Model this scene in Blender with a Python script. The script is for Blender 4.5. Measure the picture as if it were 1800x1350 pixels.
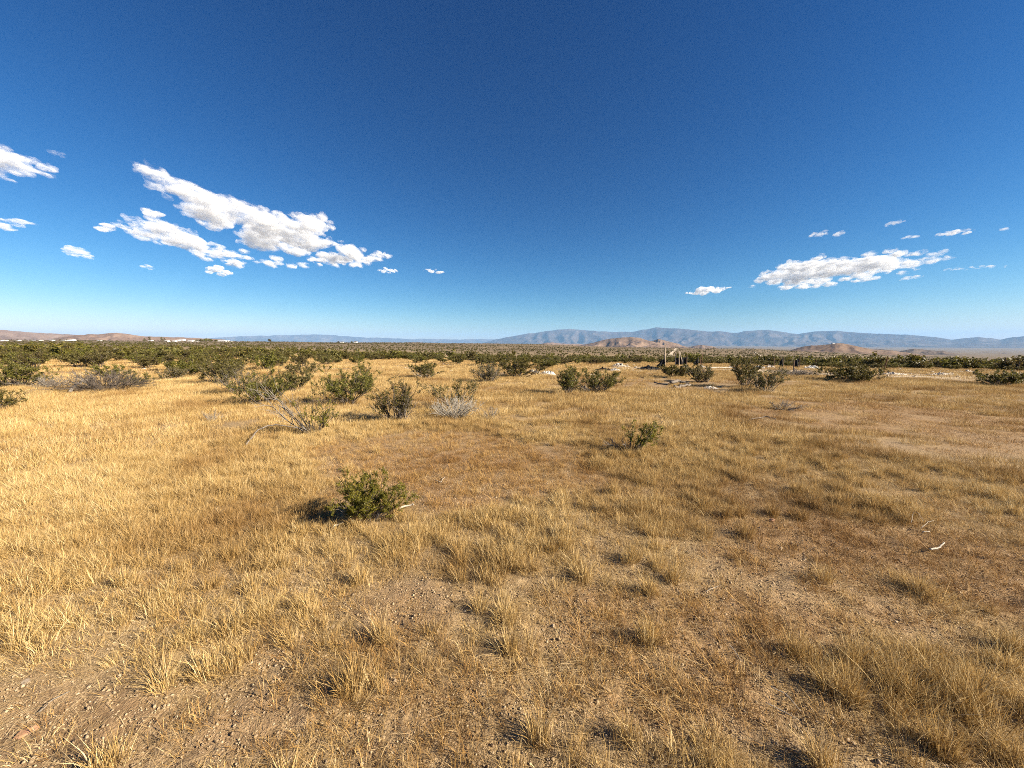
import bpy, math, random
import numpy as np
from mathutils import Vector, Matrix

for o in list(bpy.data.objects):
    bpy.data.objects.remove(o)
SC = bpy.context.scene
COL = SC.collection
R = math.radians

# ------------------------------------------------------------------ camera
H = 1.6                                    # eye height, metres
F = 650.0                                  # focal length in pixels of the 1800 px wide photograph
HOR = 603.0
P = math.atan((675 - HOR) / F)             # slight downward pitch
cam_d = bpy.data.cameras.new('camera')
cam_d.sensor_width = 36.0
cam_d.lens = 13.0
cam_d.clip_start = 0.05
cam_d.clip_end = 200000.0
cam = bpy.data.objects.new('camera', cam_d)
cam.location = (0, 0, H)
cam.rotation_euler = (R(90) - P, 0, 0)
COL.objects.link(cam)
SC.camera = cam

# ------------------------------------------------------------------ sky, sun, exposure
SUN_EL = R(27.0)
SUN_AZ = R(108.0)                          # clockwise from +Y: from the right, a little behind the camera
w = bpy.data.worlds.new('World')
SC.world = w
w.use_nodes = True
wt = w.node_tree
bgn = wt.nodes['Background']
sky = wt.nodes.new('ShaderNodeTexSky')
sky.sky_type = 'NISHITA'
sky.sun_disc = False
sky.sun_elevation = SUN_EL
sky.sun_rotation = SUN_AZ
sky.altitude = 900.0
sky.air_density = 1.0
sky.dust_density = 0.25
sky.ozone_density = 2.2
hs = wt.nodes.new('ShaderNodeHueSaturation')
hs.inputs['Saturation'].default_value = 1.15
wt.links.new(sky.outputs[0], hs.inputs['Color'])
tint = wt.nodes.new('ShaderNodeMix')
tint.data_type = 'RGBA'; tint.blend_type = 'MULTIPLY'; tint.inputs[0].default_value = 1.0
tint.inputs[7].default_value = (0.122, 0.318, 0.505, 1)
sep = wt.nodes.new('ShaderNodeSeparateColor'); com = wt.nodes.new('ShaderNodeCombineColor')
wt.links.new(hs.outputs[0], sep.inputs[0])
for ch, g_ in enumerate((1.93, 1.40, 1.21)):          # the photograph's deeper, steeper blue
    pw = wt.nodes.new('ShaderNodeMath'); pw.operation = 'POWER'; pw.inputs[1].default_value = g_
    wt.links.new(sep.outputs[ch], pw.inputs[0]); wt.links.new(pw.outputs[0], com.inputs[ch])
wt.links.new(com.outputs[0], tint.inputs[6])
wt.links.new(tint.outputs[2], bgn.inputs[0])
bgn.inputs[1].default_value = 0.05

sd = bpy.data.lights.new('sun', 'SUN')
sd.energy = 5.0
sd.angle = R(0.53)
sd.color = (1.0, 0.87, 0.68)
sun = bpy.data.objects.new('sun', sd)
svec = Vector((math.sin(SUN_AZ) * math.cos(SUN_EL), math.cos(SUN_AZ) * math.cos(SUN_EL), math.sin(SUN_EL)))
sun.rotation_euler = svec.to_track_quat('Z', 'Y').to_euler()
sun.location = svec * 50
COL.objects.link(sun)

vs = SC.view_settings
vs.view_transform = 'Standard'
vs.look = 'None'
vs.gamma = 1.0
vs.exposure = 1.6
vs.use_curve_mapping = False
cy = SC.cycles
cy.use_denoising = False
cy.use_adaptive_sampling = False
cy.filter_width = 0.95
cy.max_bounces = 7
cy.diffuse_bounces = 1
cy.glossy_bounces = 2
cy.transmission_bounces = 4
cy.volume_bounces = 6
cy.transparent_max_bounces = 64

# ------------------------------------------------------------------ numeric helpers
def _hash(ix, iy, iz):
    n = (ix.astype(np.int64) * 374761393 + iy.astype(np.int64) * 668265263 + iz.astype(np.int64) * 1274126177) & 0xffffffff
    n = ((n ^ (n >> 13)) * 1274126177) & 0xffffffff
    n = ((n ^ (n >> 16)) * 2246822519) & 0xffffffff
    return ((n ^ (n >> 15)) & 0xffffff) / float(0xffffff)

def vnoise(x, y, z=0.0):
    x, y, z = np.broadcast_arrays(np.asarray(x, float), np.asarray(y, float), np.asarray(z, float))
    ix, iy, iz = np.floor(x), np.floor(y), np.floor(z)
    fx, fy, fz = x - ix, y - iy, z - iz
    ix, iy, iz = ix.astype(np.int64), iy.astype(np.int64), iz.astype(np.int64)
    fx = fx * fx * (3 - 2 * fx); fy = fy * fy * (3 - 2 * fy); fz = fz * fz * (3 - 2 * fz)
    def h(a, b, c): return _hash(ix + a, iy + b, iz + c)
    x00 = h(0,0,0) * (1-fx) + h(1,0,0) * fx
    x10 = h(0,1,0) * (1-fx) + h(1,1,0) * fx
    x01 = h(0,0,1) * (1-fx) + h(1,0,1) * fx
    x11 = h(0,1,1) * (1-fx) + h(1,1,1) * fx
    return (x00 * (1-fy) + x10 * fy) * (1-fz) + (x01 * (1-fy) + x11 * fy) * fz

def fbm(x, y, z=0.0, octv=4, gain=0.5):
    s = 0.0; a = 1.0; t = 0.0; f = 1.0
    for k in range(octv):
        s = s + a * vnoise(np.asarray(x) * f + 17.3 * k, np.asarray(y) * f - 9.1 * k, np.asarray(z) * f + 3.7 * k)
        t += a; a *= gain; f *= 2.03
    return s / t

def ray(px, py):                            # direction of a photograph pixel
    u = (px - 900) / F; v = (675 - py) / F
    return u, math.cos(P) + v * math.sin(P), -math.sin(P) + v * math.cos(P)

def slope_of(px, py):
    x, y, z = ray(px, py)
    return z / math.hypot(x, y)

def ground_pt(px, py):                      # where that pixel meets level ground
    x, y, z = ray(px, py)
    t = H / -z
    return np.array((x * t, y * t))

# ------------------------------------------------------------------ terrain
T_COL = [0, 400, 700, 900, 1100, 1300, 1450, 1600, 1800]
T_R = [60, 130, 180, 300, 700, 1500, 3000, 8000, 20000, 46000]
T_Y = [
    [623, 616, 613, 609, 602.5, 598.5, 598.5, 599, 600, 601],
    [625, 618, 615, 610, 604.5, 600.5, 601, 602, 603, 603],
    [630, 624, 621, 615, 606.5, 602.5, 604, 605, 604.5, 603.5],
    [634, 630, 627, 619, 609.5, 604.5, 606.5, 606, 605, 604],
    [636, 633, 630, 623, 615, 610.5, 612, 611, 607, 605.5],
    [640, 638, 636, 630, 620, 613.5, 616, 614, 609, 606.5],
    [644, 642, 640, 634, 625, 620, 620, 617, 610.5, 607],
    [646, 645, 643, 638, 632, 628, 625, 619, 611.5, 608],
    [648, 648, 646, 644, 640, 636, 630, 622, 612.5, 609]]
_cu = [(c - 900) / F for c in T_COL]
_tab = np.array([[slope_of(c, yy) for yy in row] for c, row in zip(T_COL, T_Y)])
_lr = np.log(np.array(T_R, float))

def gz(x, y, undul=True):
    x = np.asarray(x, float); y = np.asarray(y, float)
    r = np.maximum(np.hypot(x, y), 1e-3)
    az = np.clip(np.abs(np.arctan2(x, y)), 0, R(62)) * np.sign(x)
    u = np.tan(az)
    ci = np.clip(np.interp(u, _cu, np.arange(len(_cu))), 0, len(_cu) - 1.0001)
    c0 = ci.astype(int); cf = ci - c0; cf = cf * cf * (3 - 2 * cf)
    ri = np.clip(np.interp(np.log(r), _lr, np.arange(len(T_R))), 0, len(T_R) - 1.0001)
    r0 = ri.astype(int); rf = ri - r0
    s = (_tab[c0, r0] * (1 - rf) + _tab[c0, r0 + 1] * rf) * (1 - cf) + (_tab[c0 + 1, r0] * (1 - rf) + _tab[c0 + 1, r0 + 1] * rf) * cf
    z = H + r * s
    z60 = H + 60 * (_tab[c0, 0] * (1 - cf) + _tab[c0 + 1, 0] * cf)
    t = np.clip((r - 16) / 44, 0, 1)
    z = np.where(r < 60, z60 * t * t * (1.6 - 0.6 * t), z)
    if undul:
        near = np.clip(1 - r / 60, 0, 1)
        z = z + (fbm(x / 2.3, y / 2.3, 0.5, 3) - 0.5) * 0.13 * near
        far = np.clip((r - 60) / 100, 0, 1)
        z = z + (fbm(x / 140, y / 140, 2.5, 4) - 0.5) * far * np.minimum(r * 0.006, 14)
    return z

def gp(px, py, dz=0.0):                     # ground point for a pixel, on the real terrain (near field)
    x, y, zz = ray(px, py)
    n = math.hypot(x, y)
    rs = np.geomspace(0.8, 70, 320)
    g = gz(rs * x / n, rs * y / n) - (H + rs * zz / n)
    k = np.argmax(g > 0) if (g > 0).any() else len(rs) - 1
    r = rs[k]
    X, Y = r * x / n, r * y / n
    return Vector((X, Y, float(gz(X, Y)) + dz))

def far_pt(px, r):                          # ground point in an azimuth at a distance
    u = (px - 900) / F
    n = math.hypot(u, 1)
    X, Y = r * u / n, r / n
    return Vector((X, Y, float(gz(X, Y))))

def px_size(p, n):                          # metres spanned by n photo pixels at a point
    return n * p.y / F / math.cos(P) * 1.0

# ------------------------------------------------------------------ object helpers
def tag(o, label=None, cat=None, group=None, kind=None):
    if label: o['label'] = label
    if cat: o['category'] = cat
    if group: o['group'] = group
    if kind: o['kind'] = kind
    return o

def mesh_obj(name, verts, faces, mat, parent=None, smooth=False, link=True):
    me = bpy.data.meshes.new(name)
    me.from_pydata([tuple(v) for v in verts], [], [tuple(f) for f in faces])
    me.update()
    if mat: me.materials.append(mat)
    if smooth: me.polygons.foreach_set('use_smooth', [True] * len(me.polygons))
    o = bpy.data.objects.new(name, me)
    if link: COL.objects.link(o)
    if parent: o.parent = parent
    return o

def np_mesh(name, verts, faces, mat, smooth=False):
    verts = np.asarray(verts, np.float32); faces = np.asarray(faces, np.int32)
    me = bpy.data.meshes.new(name)
    me.vertices.add(len(verts)); me.vertices.foreach_set('co', verts.ravel())
    k = faces.shape[1]
    me.loops.add(faces.size); me.loops.foreach_set('vertex_index', faces.ravel())
    me.polygons.add(len(faces))
    me.polygons.foreach_set('loop_start', np.arange(0, faces.size, k, dtype=np.int32))
    me.update(calc_edges=True)
    me.validate()
    if mat: me.materials.append(mat)
    if smooth: me.polygons.foreach_set('use_smooth', np.ones(len(me.polygons), bool))
    return me

def empty(name, loc, rz=0.0, parent=None):
    o = bpy.data.objects.new(name, None)
    o.empty_display_size = 0.1
    o.location = loc; o.rotation_euler = (0, 0, rz)
    COL.objects.link(o)
    if parent: o.parent = parent
    return o

def copy_thing(root, loc, rz, scale):
    r = root.copy(); COL.objects.link(r)
    r.location = loc; r.rotation_euler = (0, 0, rz); r.scale = scale
    for ch in root.children:
        c = ch.copy(); COL.objects.link(c); c.parent = r
    return r

# ------------------------------------------------------------------ materials
ALB = 0.84                                 # overall reflectance of the dusty place
class NT:
    def __init__(s, name):
        s.m = bpy.data.materials.new(name); s.m.use_nodes = True
        s.t = s.m.node_tree; s.n = s.t.nodes; s.l = s.t.links
        s.b = s.n['Principled BSDF']; s.out = s.n['Material Output']
    def node(s, typ, **kw):
        n = s.n.new(typ)
        for k, v in kw.items():
            if k.startswith('i_'):
                key = k[2:]
                key = int(key) if key.isdigit() else key
                n.inputs[key].default_value = v
            else:
                setattr(n, k, v)
        return n
    def link(s, a, b): s.l.new(a, b)
    def noise(s, scale, detail=4, rough=0.55, vec=None, dim='3D'):
        n = s.node('ShaderNodeTexNoise', i_Scale=scale, i_Detail=detail, i_Roughness=rough)
        n.noise_dimensions = dim
        if vec is not None: s.link(vec, n.inputs['Vector'])
        return n.outputs['Fac']
    def ramp(s, fac, stops, raw=False):
        n = s.node('ShaderNodeValToRGB')
        el = n.color_ramp.elements
        while len(el) > 1: el.remove(el[-1])
        for i, (p, c) in enumerate(stops):
            e = el[0] if i == 0 else el.new(p)
            e.position = p
            k = 1.0 if raw else ALB
            e.color = (c[0] * k, c[1] * k, c[2] * k, 1) if hasattr(c, '__len__') else (c, c, c, 1)
        s.link(fac, n.inputs[0])
        return n.outputs[0]
    def mix(s, fac, a, b, mode='MIX'):
        n = s.node('ShaderNodeMix', data_type='RGBA', blend_type=mode)
        for sock, v in ((n.inputs[0], fac), (n.inputs[6], a), (n.inputs[7], b)):
            if isinstance(v, bpy.types.NodeSocket): s.link(v, sock)
            elif hasattr(v, '__len__'): sock.default_value = (v[0], v[1], v[2], 1)
            else: sock.default_value = v
        return n.outputs[2]
    def math(s, op, a, b=0.0):
        n = s.node('ShaderNodeMath', operation=op)
        for sock, v in ((n.inputs[0], a), (n.inputs[1], b)):
            if isinstance(v, bpy.types.NodeSocket): s.link(v, sock)
            else: sock.default_value = v
        return n.outputs[0]
    def bump(s, h, strength, dist):
        n = s.node('ShaderNodeBump', i_Strength=strength, i_Distance=dist)
        s.link(h, n.inputs['Height'])
        s.link(n.outputs[0], s.b.inputs['Normal'])
    def color(s, c):
        if isinstance(c, bpy.types.NodeSocket): s.link(c, s.b.inputs['Base Color'])
        else: s.b.inputs['Base Color'].default_value = (*c, 1)
    def rough(s, v, spec=0.2):
        s.b.inputs['Roughness'].default_value = v
        s.b.inputs['Specular IOR Level'].default_value = spec

def mat_ground():
    s = NT('desert_soil')
    g = s.node('ShaderNodeNewGeometry')
    pos = g.outputs['Position']
    at = s.node('ShaderNodeAttribute', attribute_name='straw')
    straw = at.outputs['Fac']
    red = s.node('ShaderNodeAttribute', attribute_name='litter').outputs['Fac']
    pale = s.node('ShaderNodeAttribute', attribute_name='pale').outputs['Fac']
    scrub = s.node('ShaderNodeAttribute', attribute_name='scrub').outputs['Fac']
    n1 = s.noise(1.3, 5, 0.6, pos); n2 = s.noise(14, 5, 0.65, pos); n3 = s.noise(95, 4, 0.7, pos)
    soil = s.ramp(n2, [(0.25, (0.15, 0.105, 0.058)), (0.5, (0.29, 0.21, 0.12)), (0.78, (0.44, 0.335, 0.205))])
    soil = s.mix(0.55, soil, s.ramp(n3, [(0.36, (0.075, 0.05, 0.028)), (0.5, (0.28, 0.205, 0.12)), (0.66, (0.60, 0.475, 0.315))]))
    v = s.node('ShaderNodeTexVoronoi', i_Scale=120.0); s.link(pos, v.inputs['Vector'])
    vcol = s.ramp(v.outputs['Color'], [(0.0, (0.20, 0.14, 0.085)), (0.6, (0.39, 0.285, 0.18)), (1.0, (0.66, 0.54, 0.38))])
    soil = s.mix(0.35, soil, vcol)
    st = s.ramp(n2, [(0.3, (0.25, 0.165, 0.075)), (0.55, (0.42, 0.295, 0.145)), (0.75, (0.56, 0.42, 0.225))])
    rd = s.ramp(n2, [(0.3, (0.18, 0.105, 0.05)), (0.55, (0.34, 0.215, 0.11)), (0.75, (0.47, 0.325, 0.18))])
    c = s.mix(s.math('MULTIPLY', red, 0.85), soil, rd)
    c = s.mix(s.math('MULTIPLY', straw, s.ramp(n1, [(0.3, 0.55), (0.7, 1.0)])), c, st)
    c = s.mix(s.math('MULTIPLY', pale, s.ramp(s.noise(0.8, 4, 0.6, pos), [(0.35, 0.3), (0.6, 1.0)])), c, (0.44, 0.36, 0.26))
    # scrubland too far away to tell its bushes apart
    mp = s.node('ShaderNodeMapping'); s.link(pos, mp.inputs['Vector']); mp.inputs['Scale'].default_value = (1, 1, 0.0)
    far1 = s.noise(0.05, 6, 0.75, mp.outputs[0]); far2 = s.noise(0.0035, 5, 0.6, mp.outputs[0])
    fc = s.ramp(far1, [(0.40, (0.085, 0.072, 0.042)), (0.5, (0.18, 0.135, 0.083)), (0.62, (0.36, 0.275, 0.18))])
    fc = s.mix(s.ramp(far2, [(0.4, 0.0), (0.62, 0.65)]), fc, (0.12, 0.09, 0.06))
    c = s.mix(scrub, c, fc)
    s.color(c); s.rough(0.95, 0.1)
    hh = s.math('ADD', s.math('MULTIPLY', n3, 0.5), s.math('MULTIPLY', v.outputs['Distance'], 0.25))
    hh = s.math('ADD', hh, s.math('MULTIPLY', n2, 1.0))
    s.bump(hh, 0.8, 0.015)
    return s.m

def mat_blade(name, stops, transl=0.18):
    s = NT(name)
    oi = s.node('ShaderNodeObjectInfo')
    va = s.node('ShaderNodeAttribute', attribute_name='bl')
    f = s.math('FRACT', s.math('ADD', oi.outputs['Random'], va.outputs['Fac']))
    c = s.ramp(f, stops)
    g = s.node('ShaderNodeNewGeometry')
    tint = s.ramp(s.noise(0.45, 3, 0.6, g.outputs['Position']), [(0.34, (0.62, 0.52, 0.43)), (0.5, (0.98, 0.94, 0.86)), (0.66, (1.14, 1.14, 1.12))], True)
    c = s.mix(1.0, c, tint, 'MULTIPLY')
    s.color(c); s.rough(0.6, 0.15)
    tr = s.node('ShaderNodeBsdfTranslucent'); s.link(c, tr.inputs['Color'])
    mx = s.node('ShaderNodeMixShader'); mx.inputs[0].default_value = transl
    s.link(s.b.outputs[0], mx.inputs[1]); s.link(tr.outputs[0], mx.inputs[2]); s.link(mx.outputs[0], s.out.inputs[0])
    return s.m

def mat_leaf(name, stops, transl=0.25):
    s = NT(name)
    oi = s.node('ShaderNodeObjectInfo')
    va = s.node('ShaderNodeAttribute', attribute_name='bl')
    c = s.ramp(va.outputs['Fac'], stops)
    hv = s.node('ShaderNodeHueSaturation')
    s.link(s.math('ADD', s.math('MULTIPLY', oi.outputs['Random'], 0.03), 0.485), hv.inputs['Hue'])
    s.link(s.math('ADD', s.math('MULTIPLY', oi.outputs['Random'], 0.35), 0.82), hv.inputs['Value'])
    s.link(c, hv.inputs['Color'])
    c = hv.outputs[0]
    s.color(c); s.rough(0.5, 0.3)
    tr = s.node('ShaderNodeBsdfTranslucent'); s.link(c, tr.inputs['Color'])
    mx = s.node('ShaderNodeMixShader'); mx.inputs[0].default_value = transl
    s.link(s.b.outputs[0], mx.inputs[1]); s.link(tr.outputs[0], mx.inputs[2]); s.link(mx.outputs[0], s.out.inputs[0])
    return s.m

def mat_wood(name, lo, hi, scale=30, rough=0.85):
    s = NT(name)
    tc = s.node('ShaderNodeTexCoord')
    mp = s.node('ShaderNodeMapping'); s.link(tc.outputs['Object'], mp.inputs['Vector']); mp.inputs['Scale'].default_value = (1, 1, 0.15)
    n = s.noise(scale, 5, 0.65, mp.outputs[0])
    s.color(s.ramp(n, [(0.3, lo), (0.7, hi)])); s.rough(rough, 0.15)
    s.bump(n, 0.5, 0.01)
    return s.m

def mat_simple(name, lo, hi, scale=6, rough=0.7, spec=0.2, bump=0.3, dist=0.02):
    s = NT(name)
    tc = s.node('ShaderNodeTexCoord')
    n = s.noise(scale, 5, 0.6, tc.outputs['Object'])
    s.color(s.ramp(n, [(0.3, lo), (0.7, hi)])); s.rough(rough, spec)
    s.bump(n, bump, dist)
    return s.m

def mat_rock(name, a, b, c, scale):
    s = NT(name)
    g = s.node('ShaderNodeNewGeometry')
    n = s.noise(scale, 7, 0.68, g.outputs['Position']); n2 = s.noise(scale * 6, 6, 0.7, g.outputs['Position'])
    col = s.ramp(n, [(0.32, a), (0.5, b), (0.68, c)])
    col = s.mix(s.ramp(n2, [(0.42, 0.0), (0.6, 0.65)]), col, tuple(0.55 * v for v in b))
    s.color(col); s.rough(0.95, 0.05)
    s.bump(n2, 0.8, 0.25 / scale / 6)
    return s.m

M_GROUND = mat_ground()
M_GOLD = mat_blade('golden_straw', [(0.0, (0.13, 0.075, 0.026)), (0.16, (0.42, 0.275, 0.10)), (0.4, (0.68, 0.49, 0.21)), (0.58, (0.40, 0.25, 0.085)), (0.8, (0.86, 0.70, 0.41)), (1.0, (0.55, 0.37, 0.145))])
M_BROWN = mat_blade('brown_weed', [(0.0, (0.12, 0.062, 0.024)), (0.35, (0.38, 0.215, 0.075)), (0.7, (0.56, 0.35, 0.125)), (1.0, (0.68, 0.47, 0.20))], 0.15)
M_LITTER = mat_blade('dry_litter', [(0.0, (0.32, 0.215, 0.105)), (0.5, (0.54, 0.39, 0.20)), (1.0, (0.78, 0.62, 0.38))], 0.15)
M_LEAF = mat_leaf('creosote_leaf', [(0.0, (0.062, 0.060, 0.012)), (0.45, (0.122, 0.115, 0.021)), (0.8, (0.20, 0.172, 0.034)), (1.0, (0.31, 0.25, 0.070))], 0.35)
M_LEAF_BRIGHT = mat_leaf('fresh_leaf', [(0.0, (0.095, 0.098, 0.011)), (0.5, (0.20, 0.20, 0.020)), (1.0, (0.36, 0.31, 0.045))], 0.4)
M_LEAF_OLIVE = mat_leaf('olive_leaf', [(0.0, (0.075, 0.066, 0.020)), (0.5, (0.135, 0.118, 0.034)), (1.0, (0.25, 0.20, 0.075))], 0.35)
M_BARK = mat_wood('creosote_bark', (0.07, 0.055, 0.045), (0.19, 0.155, 0.125))
M_DEAD = mat_wood('weathered_dead_wood', (0.16, 0.14, 0.12), (0.38, 0.34, 0.29))
M_DEADDARK = mat_wood('grey_brush_wood', (0.10, 0.085, 0.075), (0.28, 0.245, 0.215))
M_DEADPALE = mat_wood('bleached_twig_wood', (0.28, 0.25, 0.21), (0.54, 0.49, 0.41))

# ------------------------------------------------------------------ ground cover map (world-space patches)
PATCH = []
def patch(kind, px, py, rx, ry, val, rot=0.0):
    c = ground_pt(px, py)
    a = abs(ground_pt(px + rx, py)[0] - c[0])
    b = abs(ground_pt(px, py - ry)[1] - ground_pt(px, py + ry)[1]) / 2
    PATCH.append((kind, c[0], c[1], a, b, val, rot))
# bare reddish clearings
patch('bare', 830, 820, 190, 44, 1.7); patch('bare', 720, 790, 150, 30, 1.5); patch('bare', 1010, 835, 120, 30, .5)
patch('bare', 1000, 740, 150, 20, .45); patch('bare', 1650, 745, 230, 42, 1.2); patch('bare', 1720, 700, 160, 14, .5)
patch('bare', 280, 745, 160, 12, .45); patch('bare', 600, 715, 90, 8, .3); patch('bare', 1150, 672, 160, 9, .6); patch('bare', 1400, 672, 90, 6, .5)
patch('bare', 1500, 900, 260, 70, .45); patch('bare', 1560, 1010, 260, 80, .42); patch('bare', 1740, 1010, 110, 60, .8)
patch('bare', 60, 1270, 190, 90, 1.0); patch('bare', 330, 1260, 220, 70, .55); patch('bare', 740, 1060, 110, 45, 1.2); patch('bare', 960, 1050, 90, 30, .55)
patch('bare', 760, 1290, 330, 90, .5); patch('bare', 1180, 1080, 160, 45, .4); patch('bare', 1260, 990, 90, 40, .5); patch('bare', 1200, 1220, 120, 60, .55)
patch('bare', 1520, 1110, 120, 40, 1.0); patch('bare', 1360, 1000, 80, 40, .4); patch('bare', 590, 900, 50, 25, .7); patch('bare', 0, 1180, 120, 40, .4)
# thick golden stands
patch('gold', 860, 950, 170, 75, .55); patch('gold', 1180, 850, 220, 60, .5); patch('gold', 1090, 800, 160, 30, .45); patch('gold', 1300, 740, 260, 28, .45)
patch('gold', 220, 880, 240, 90, .45); patch('gold', 60, 760, 220, 60, .35); patch('gold', 250, 700, 320, 20, .5); patch('gold', 600, 780, 130, 26, .4); patch('gold', 480, 950, 200, 60, .3)
patch('gold', 1680, 1200, 130, 110, .85); patch('gold', 1560, 1240, 130, 90, .55); patch('gold', 1510, 890, 80, 28, .5); patch('gold', 1640, 880, 120, 40, .3)
patch('gold', 1000, 700, 200, 12, .35); patch('gold', 1700, 1010, 60, 30, .5); patch('gold', 420, 1080, 160, 60, .25); patch('gold', 790, 740, 60, 12, .6); patch('gold', 1080, 1330, 200, 40, .45); patch('gold', 640, 1010, 60, 40, .3)
# brown weedy patches
patch('weed', 1050, 1085, 120, 50, 1.0); patch('weed', 1120, 1100, 90, 40, .8); patch('weed', 1330, 1110, 150, 60, .8); patch('weed', 880, 1200, 220, 70, .55); patch('weed', 700, 1180, 140, 60, .5)
patch('weed', 1450, 960, 220, 60, .6); patch('weed', 1320, 1260, 150, 60, .6); patch('weed', 1600, 720, 260, 30, .6); patch('weed', 530, 1230, 130, 60, .5); patch('weed', 850, 830, 220, 45, .45)
patch('weed', 1560, 930, 240, 60, .7); patch('weed', 1640, 1050, 200, 60, .7); patch('weed', 1250, 1180, 200, 60, .5); patch('bare', 1420, 940, 110, 26, .8); patch('bare', 1640, 960, 90, 24, .8); patch('bare', 1330, 1060, 90, 24, .7); patch('bare', 480, 1130, 70, 30, .8); patch('bare', 980, 1130, 70, 30, .6); patch('bare', 330, 1010, 60, 24, .6)
# pale sandy ground with bleached rubble
patch('pale', 1650, 657, 260, 6, 1.0); patch('pale', 1400, 650, 160, 6, 1.0); patch('pale', 1120, 648, 110, 5, .8); patch('pale', 640, 650, 100, 6, .5); patch('pale', 930, 654, 60, 5, .6)

def pmap(kind, x, y):
    s = np.zeros(np.shape(x))
    wob = (fbm(np.asarray(x) * 1.7, np.asarray(y) * 1.7, 7.7, 4) - 0.5) * 1.6
    for k, cx, cy_, a, b, v, rot in PATCH:
        if k != kind: continue
        d = ((x - cx) / a) ** 2 + ((y - cy_) / b) ** 2
        s = s + v * np.clip(1.5 - d * 0.75 + wob, 0, 1)
    return s

def cover(x, y):                            # straw density, weed, bare, pale   (each about 0..1.4)
    x = np.asarray(x, float); y = np.asarray(y, float)
    r = np.hypot(x, y)
    bare = np.clip(pmap('bare', x, y), 0, 1.6)
    gold = pmap('gold', x, y)
    clump = fbm(x * 2.6, y * 2.6, 1.1, 4)
    big = fbm(x * 0.35, y * 0.35, 4.4, 3)
    base = np.interp(r, [0, 2.2, 3.5, 6, 70], [0.52, 0.58, 0.70, 0.78, 0.74])
    base = base - 0.10 * np.clip(np.arctan2(x, y) / R(35), 0, 1) * (r < 9)
    d = base + (clump - 0.5) * 1.5 + (big - 0.5) * 0.6 + gold * 0.55 - bare * 0.62
    d = np.clip(d, 0, 1.35)
    weed = np.clip(pmap('weed', x, y) * 0.8 + 0.14 + (fbm(x * 1.9, y * 1.9, 9.1, 3) - 0.5) * 1.1, 0, 1.2)
    return d, weed, bare, np.clip(pmap('pale', x, y), 0, 1)

# ------------------------------------------------------------------ the ground: one sheet to the horizon
def build_ground():
    fine = np.arange(-66, 66.01, 0.45)
    ang = np.concatenate([np.arange(-180, -66, 4.0), fine, np.arange(70, 180, 4.0)])
    ang = R(1) * ang
    rr = [0.25]
    while rr[-1] < 46000:
        q = rr[-1]
        rr.append(q * (1.018 if q < 12 else 1.03 if q < 80 else 1.045))
    rr = np.array(rr)
    A, Q = np.meshgrid(ang, rr)
    X = np.sin(A) * Q; Y = np.cos(A) * Q
    Z = gz(X, Y)
    nr = np.clip(1 - Q / 9, 0, 1)
    Z = Z + nr * ((fbm(X * 7, Y * 7, 3.3, 3) - 0.5) * 0.05 + (fbm(X * 28, Y * 28, 5.3, 2) - 0.5) * 0.036)
    n, m = X.shape
    verts = np.stack([X.ravel(), Y.ravel(), Z.ravel()], 1)
    verts = np.vstack([verts, [[0, 0, float(gz(0.01, 0.01))]]])
    i = np.arange(n - 1)[:, None]; j = np.arange(m)[None, :]; j2 = (j + 1) % m
    f = np.stack([i * m + j + 0 * j2, (i + 1) * m + j + 0 * j2, (i + 1) * m + j2 + 0 * i, i * m + j2 + 0 * i], -1).reshape(-1, 4)
    f = f[:, ::-1]
    me = np_mesh('ground', verts, f, M_GROUND, True)
    d, weed, bare, pale = cover(verts[:, 0], verts[:, 1])
    r = np.hypot(verts[:, 0], verts[:, 1])
    fade = np.clip((110 - r) / 60, 0, 1)
    openland = np.clip((fbm(verts[:, 0] / 60, verts[:, 1] / 60, 8.8, 3) - 0.42) * 5, 0, 1)
    straw = np.where(r < 60, np.clip(d, 0, 1), 0) * fade + (1 - fade) * np.where(r < 1200, openland * 0.8 + 0.1, 0.2)
    scrub = np.clip((r - 110) / 260, 0, 1) * 0.85 + 0.15 * np.clip((r - 900) / 1400, 0, 1)
    for nm, val in (('straw', straw), ('litter', np.clip(weed * 0.6 + bare * 0.5, 0, 1) * fade), ('pale', pale * fade), ('scrub', scrub)):
        a = me.attributes.new(nm, 'FLOAT', 'POINT'); a.data.foreach_set('value', np.asarray(val, np.float32))
    o = bpy.data.objects.new('ground', me); COL.objects.link(o)
    tag(o, 'dry sandy desert ground reaching to the horizon', 'ground', kind='structure')
build_ground()
# ------------------------------------------------------------------ hills and mountains
M_RANGE = mat_rock('range_rock', (0.045, 0.037, 0.036), (0.10, 0.08, 0.072), (0.21, 0.17, 0.14), 0.0009)
M_HILL = mat_rock('brown_hill_rock', (0.14, 0.095, 0.07), (0.23, 0.16, 0.115), (0.31, 0.23, 0.17), 0.006)
M_HILLDARK = mat_rock('dark_hill_rock', (0.075, 0.06, 0.055), (0.14, 0.11, 0.09), (0.22, 0.17, 0.13), 0.006)
M_HILLPINK = mat_rock('pink_hill_rock', (0.19, 0.13, 0.105), (0.29, 0.205, 0.16), (0.37, 0.28, 0.22), 0.004)

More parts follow.
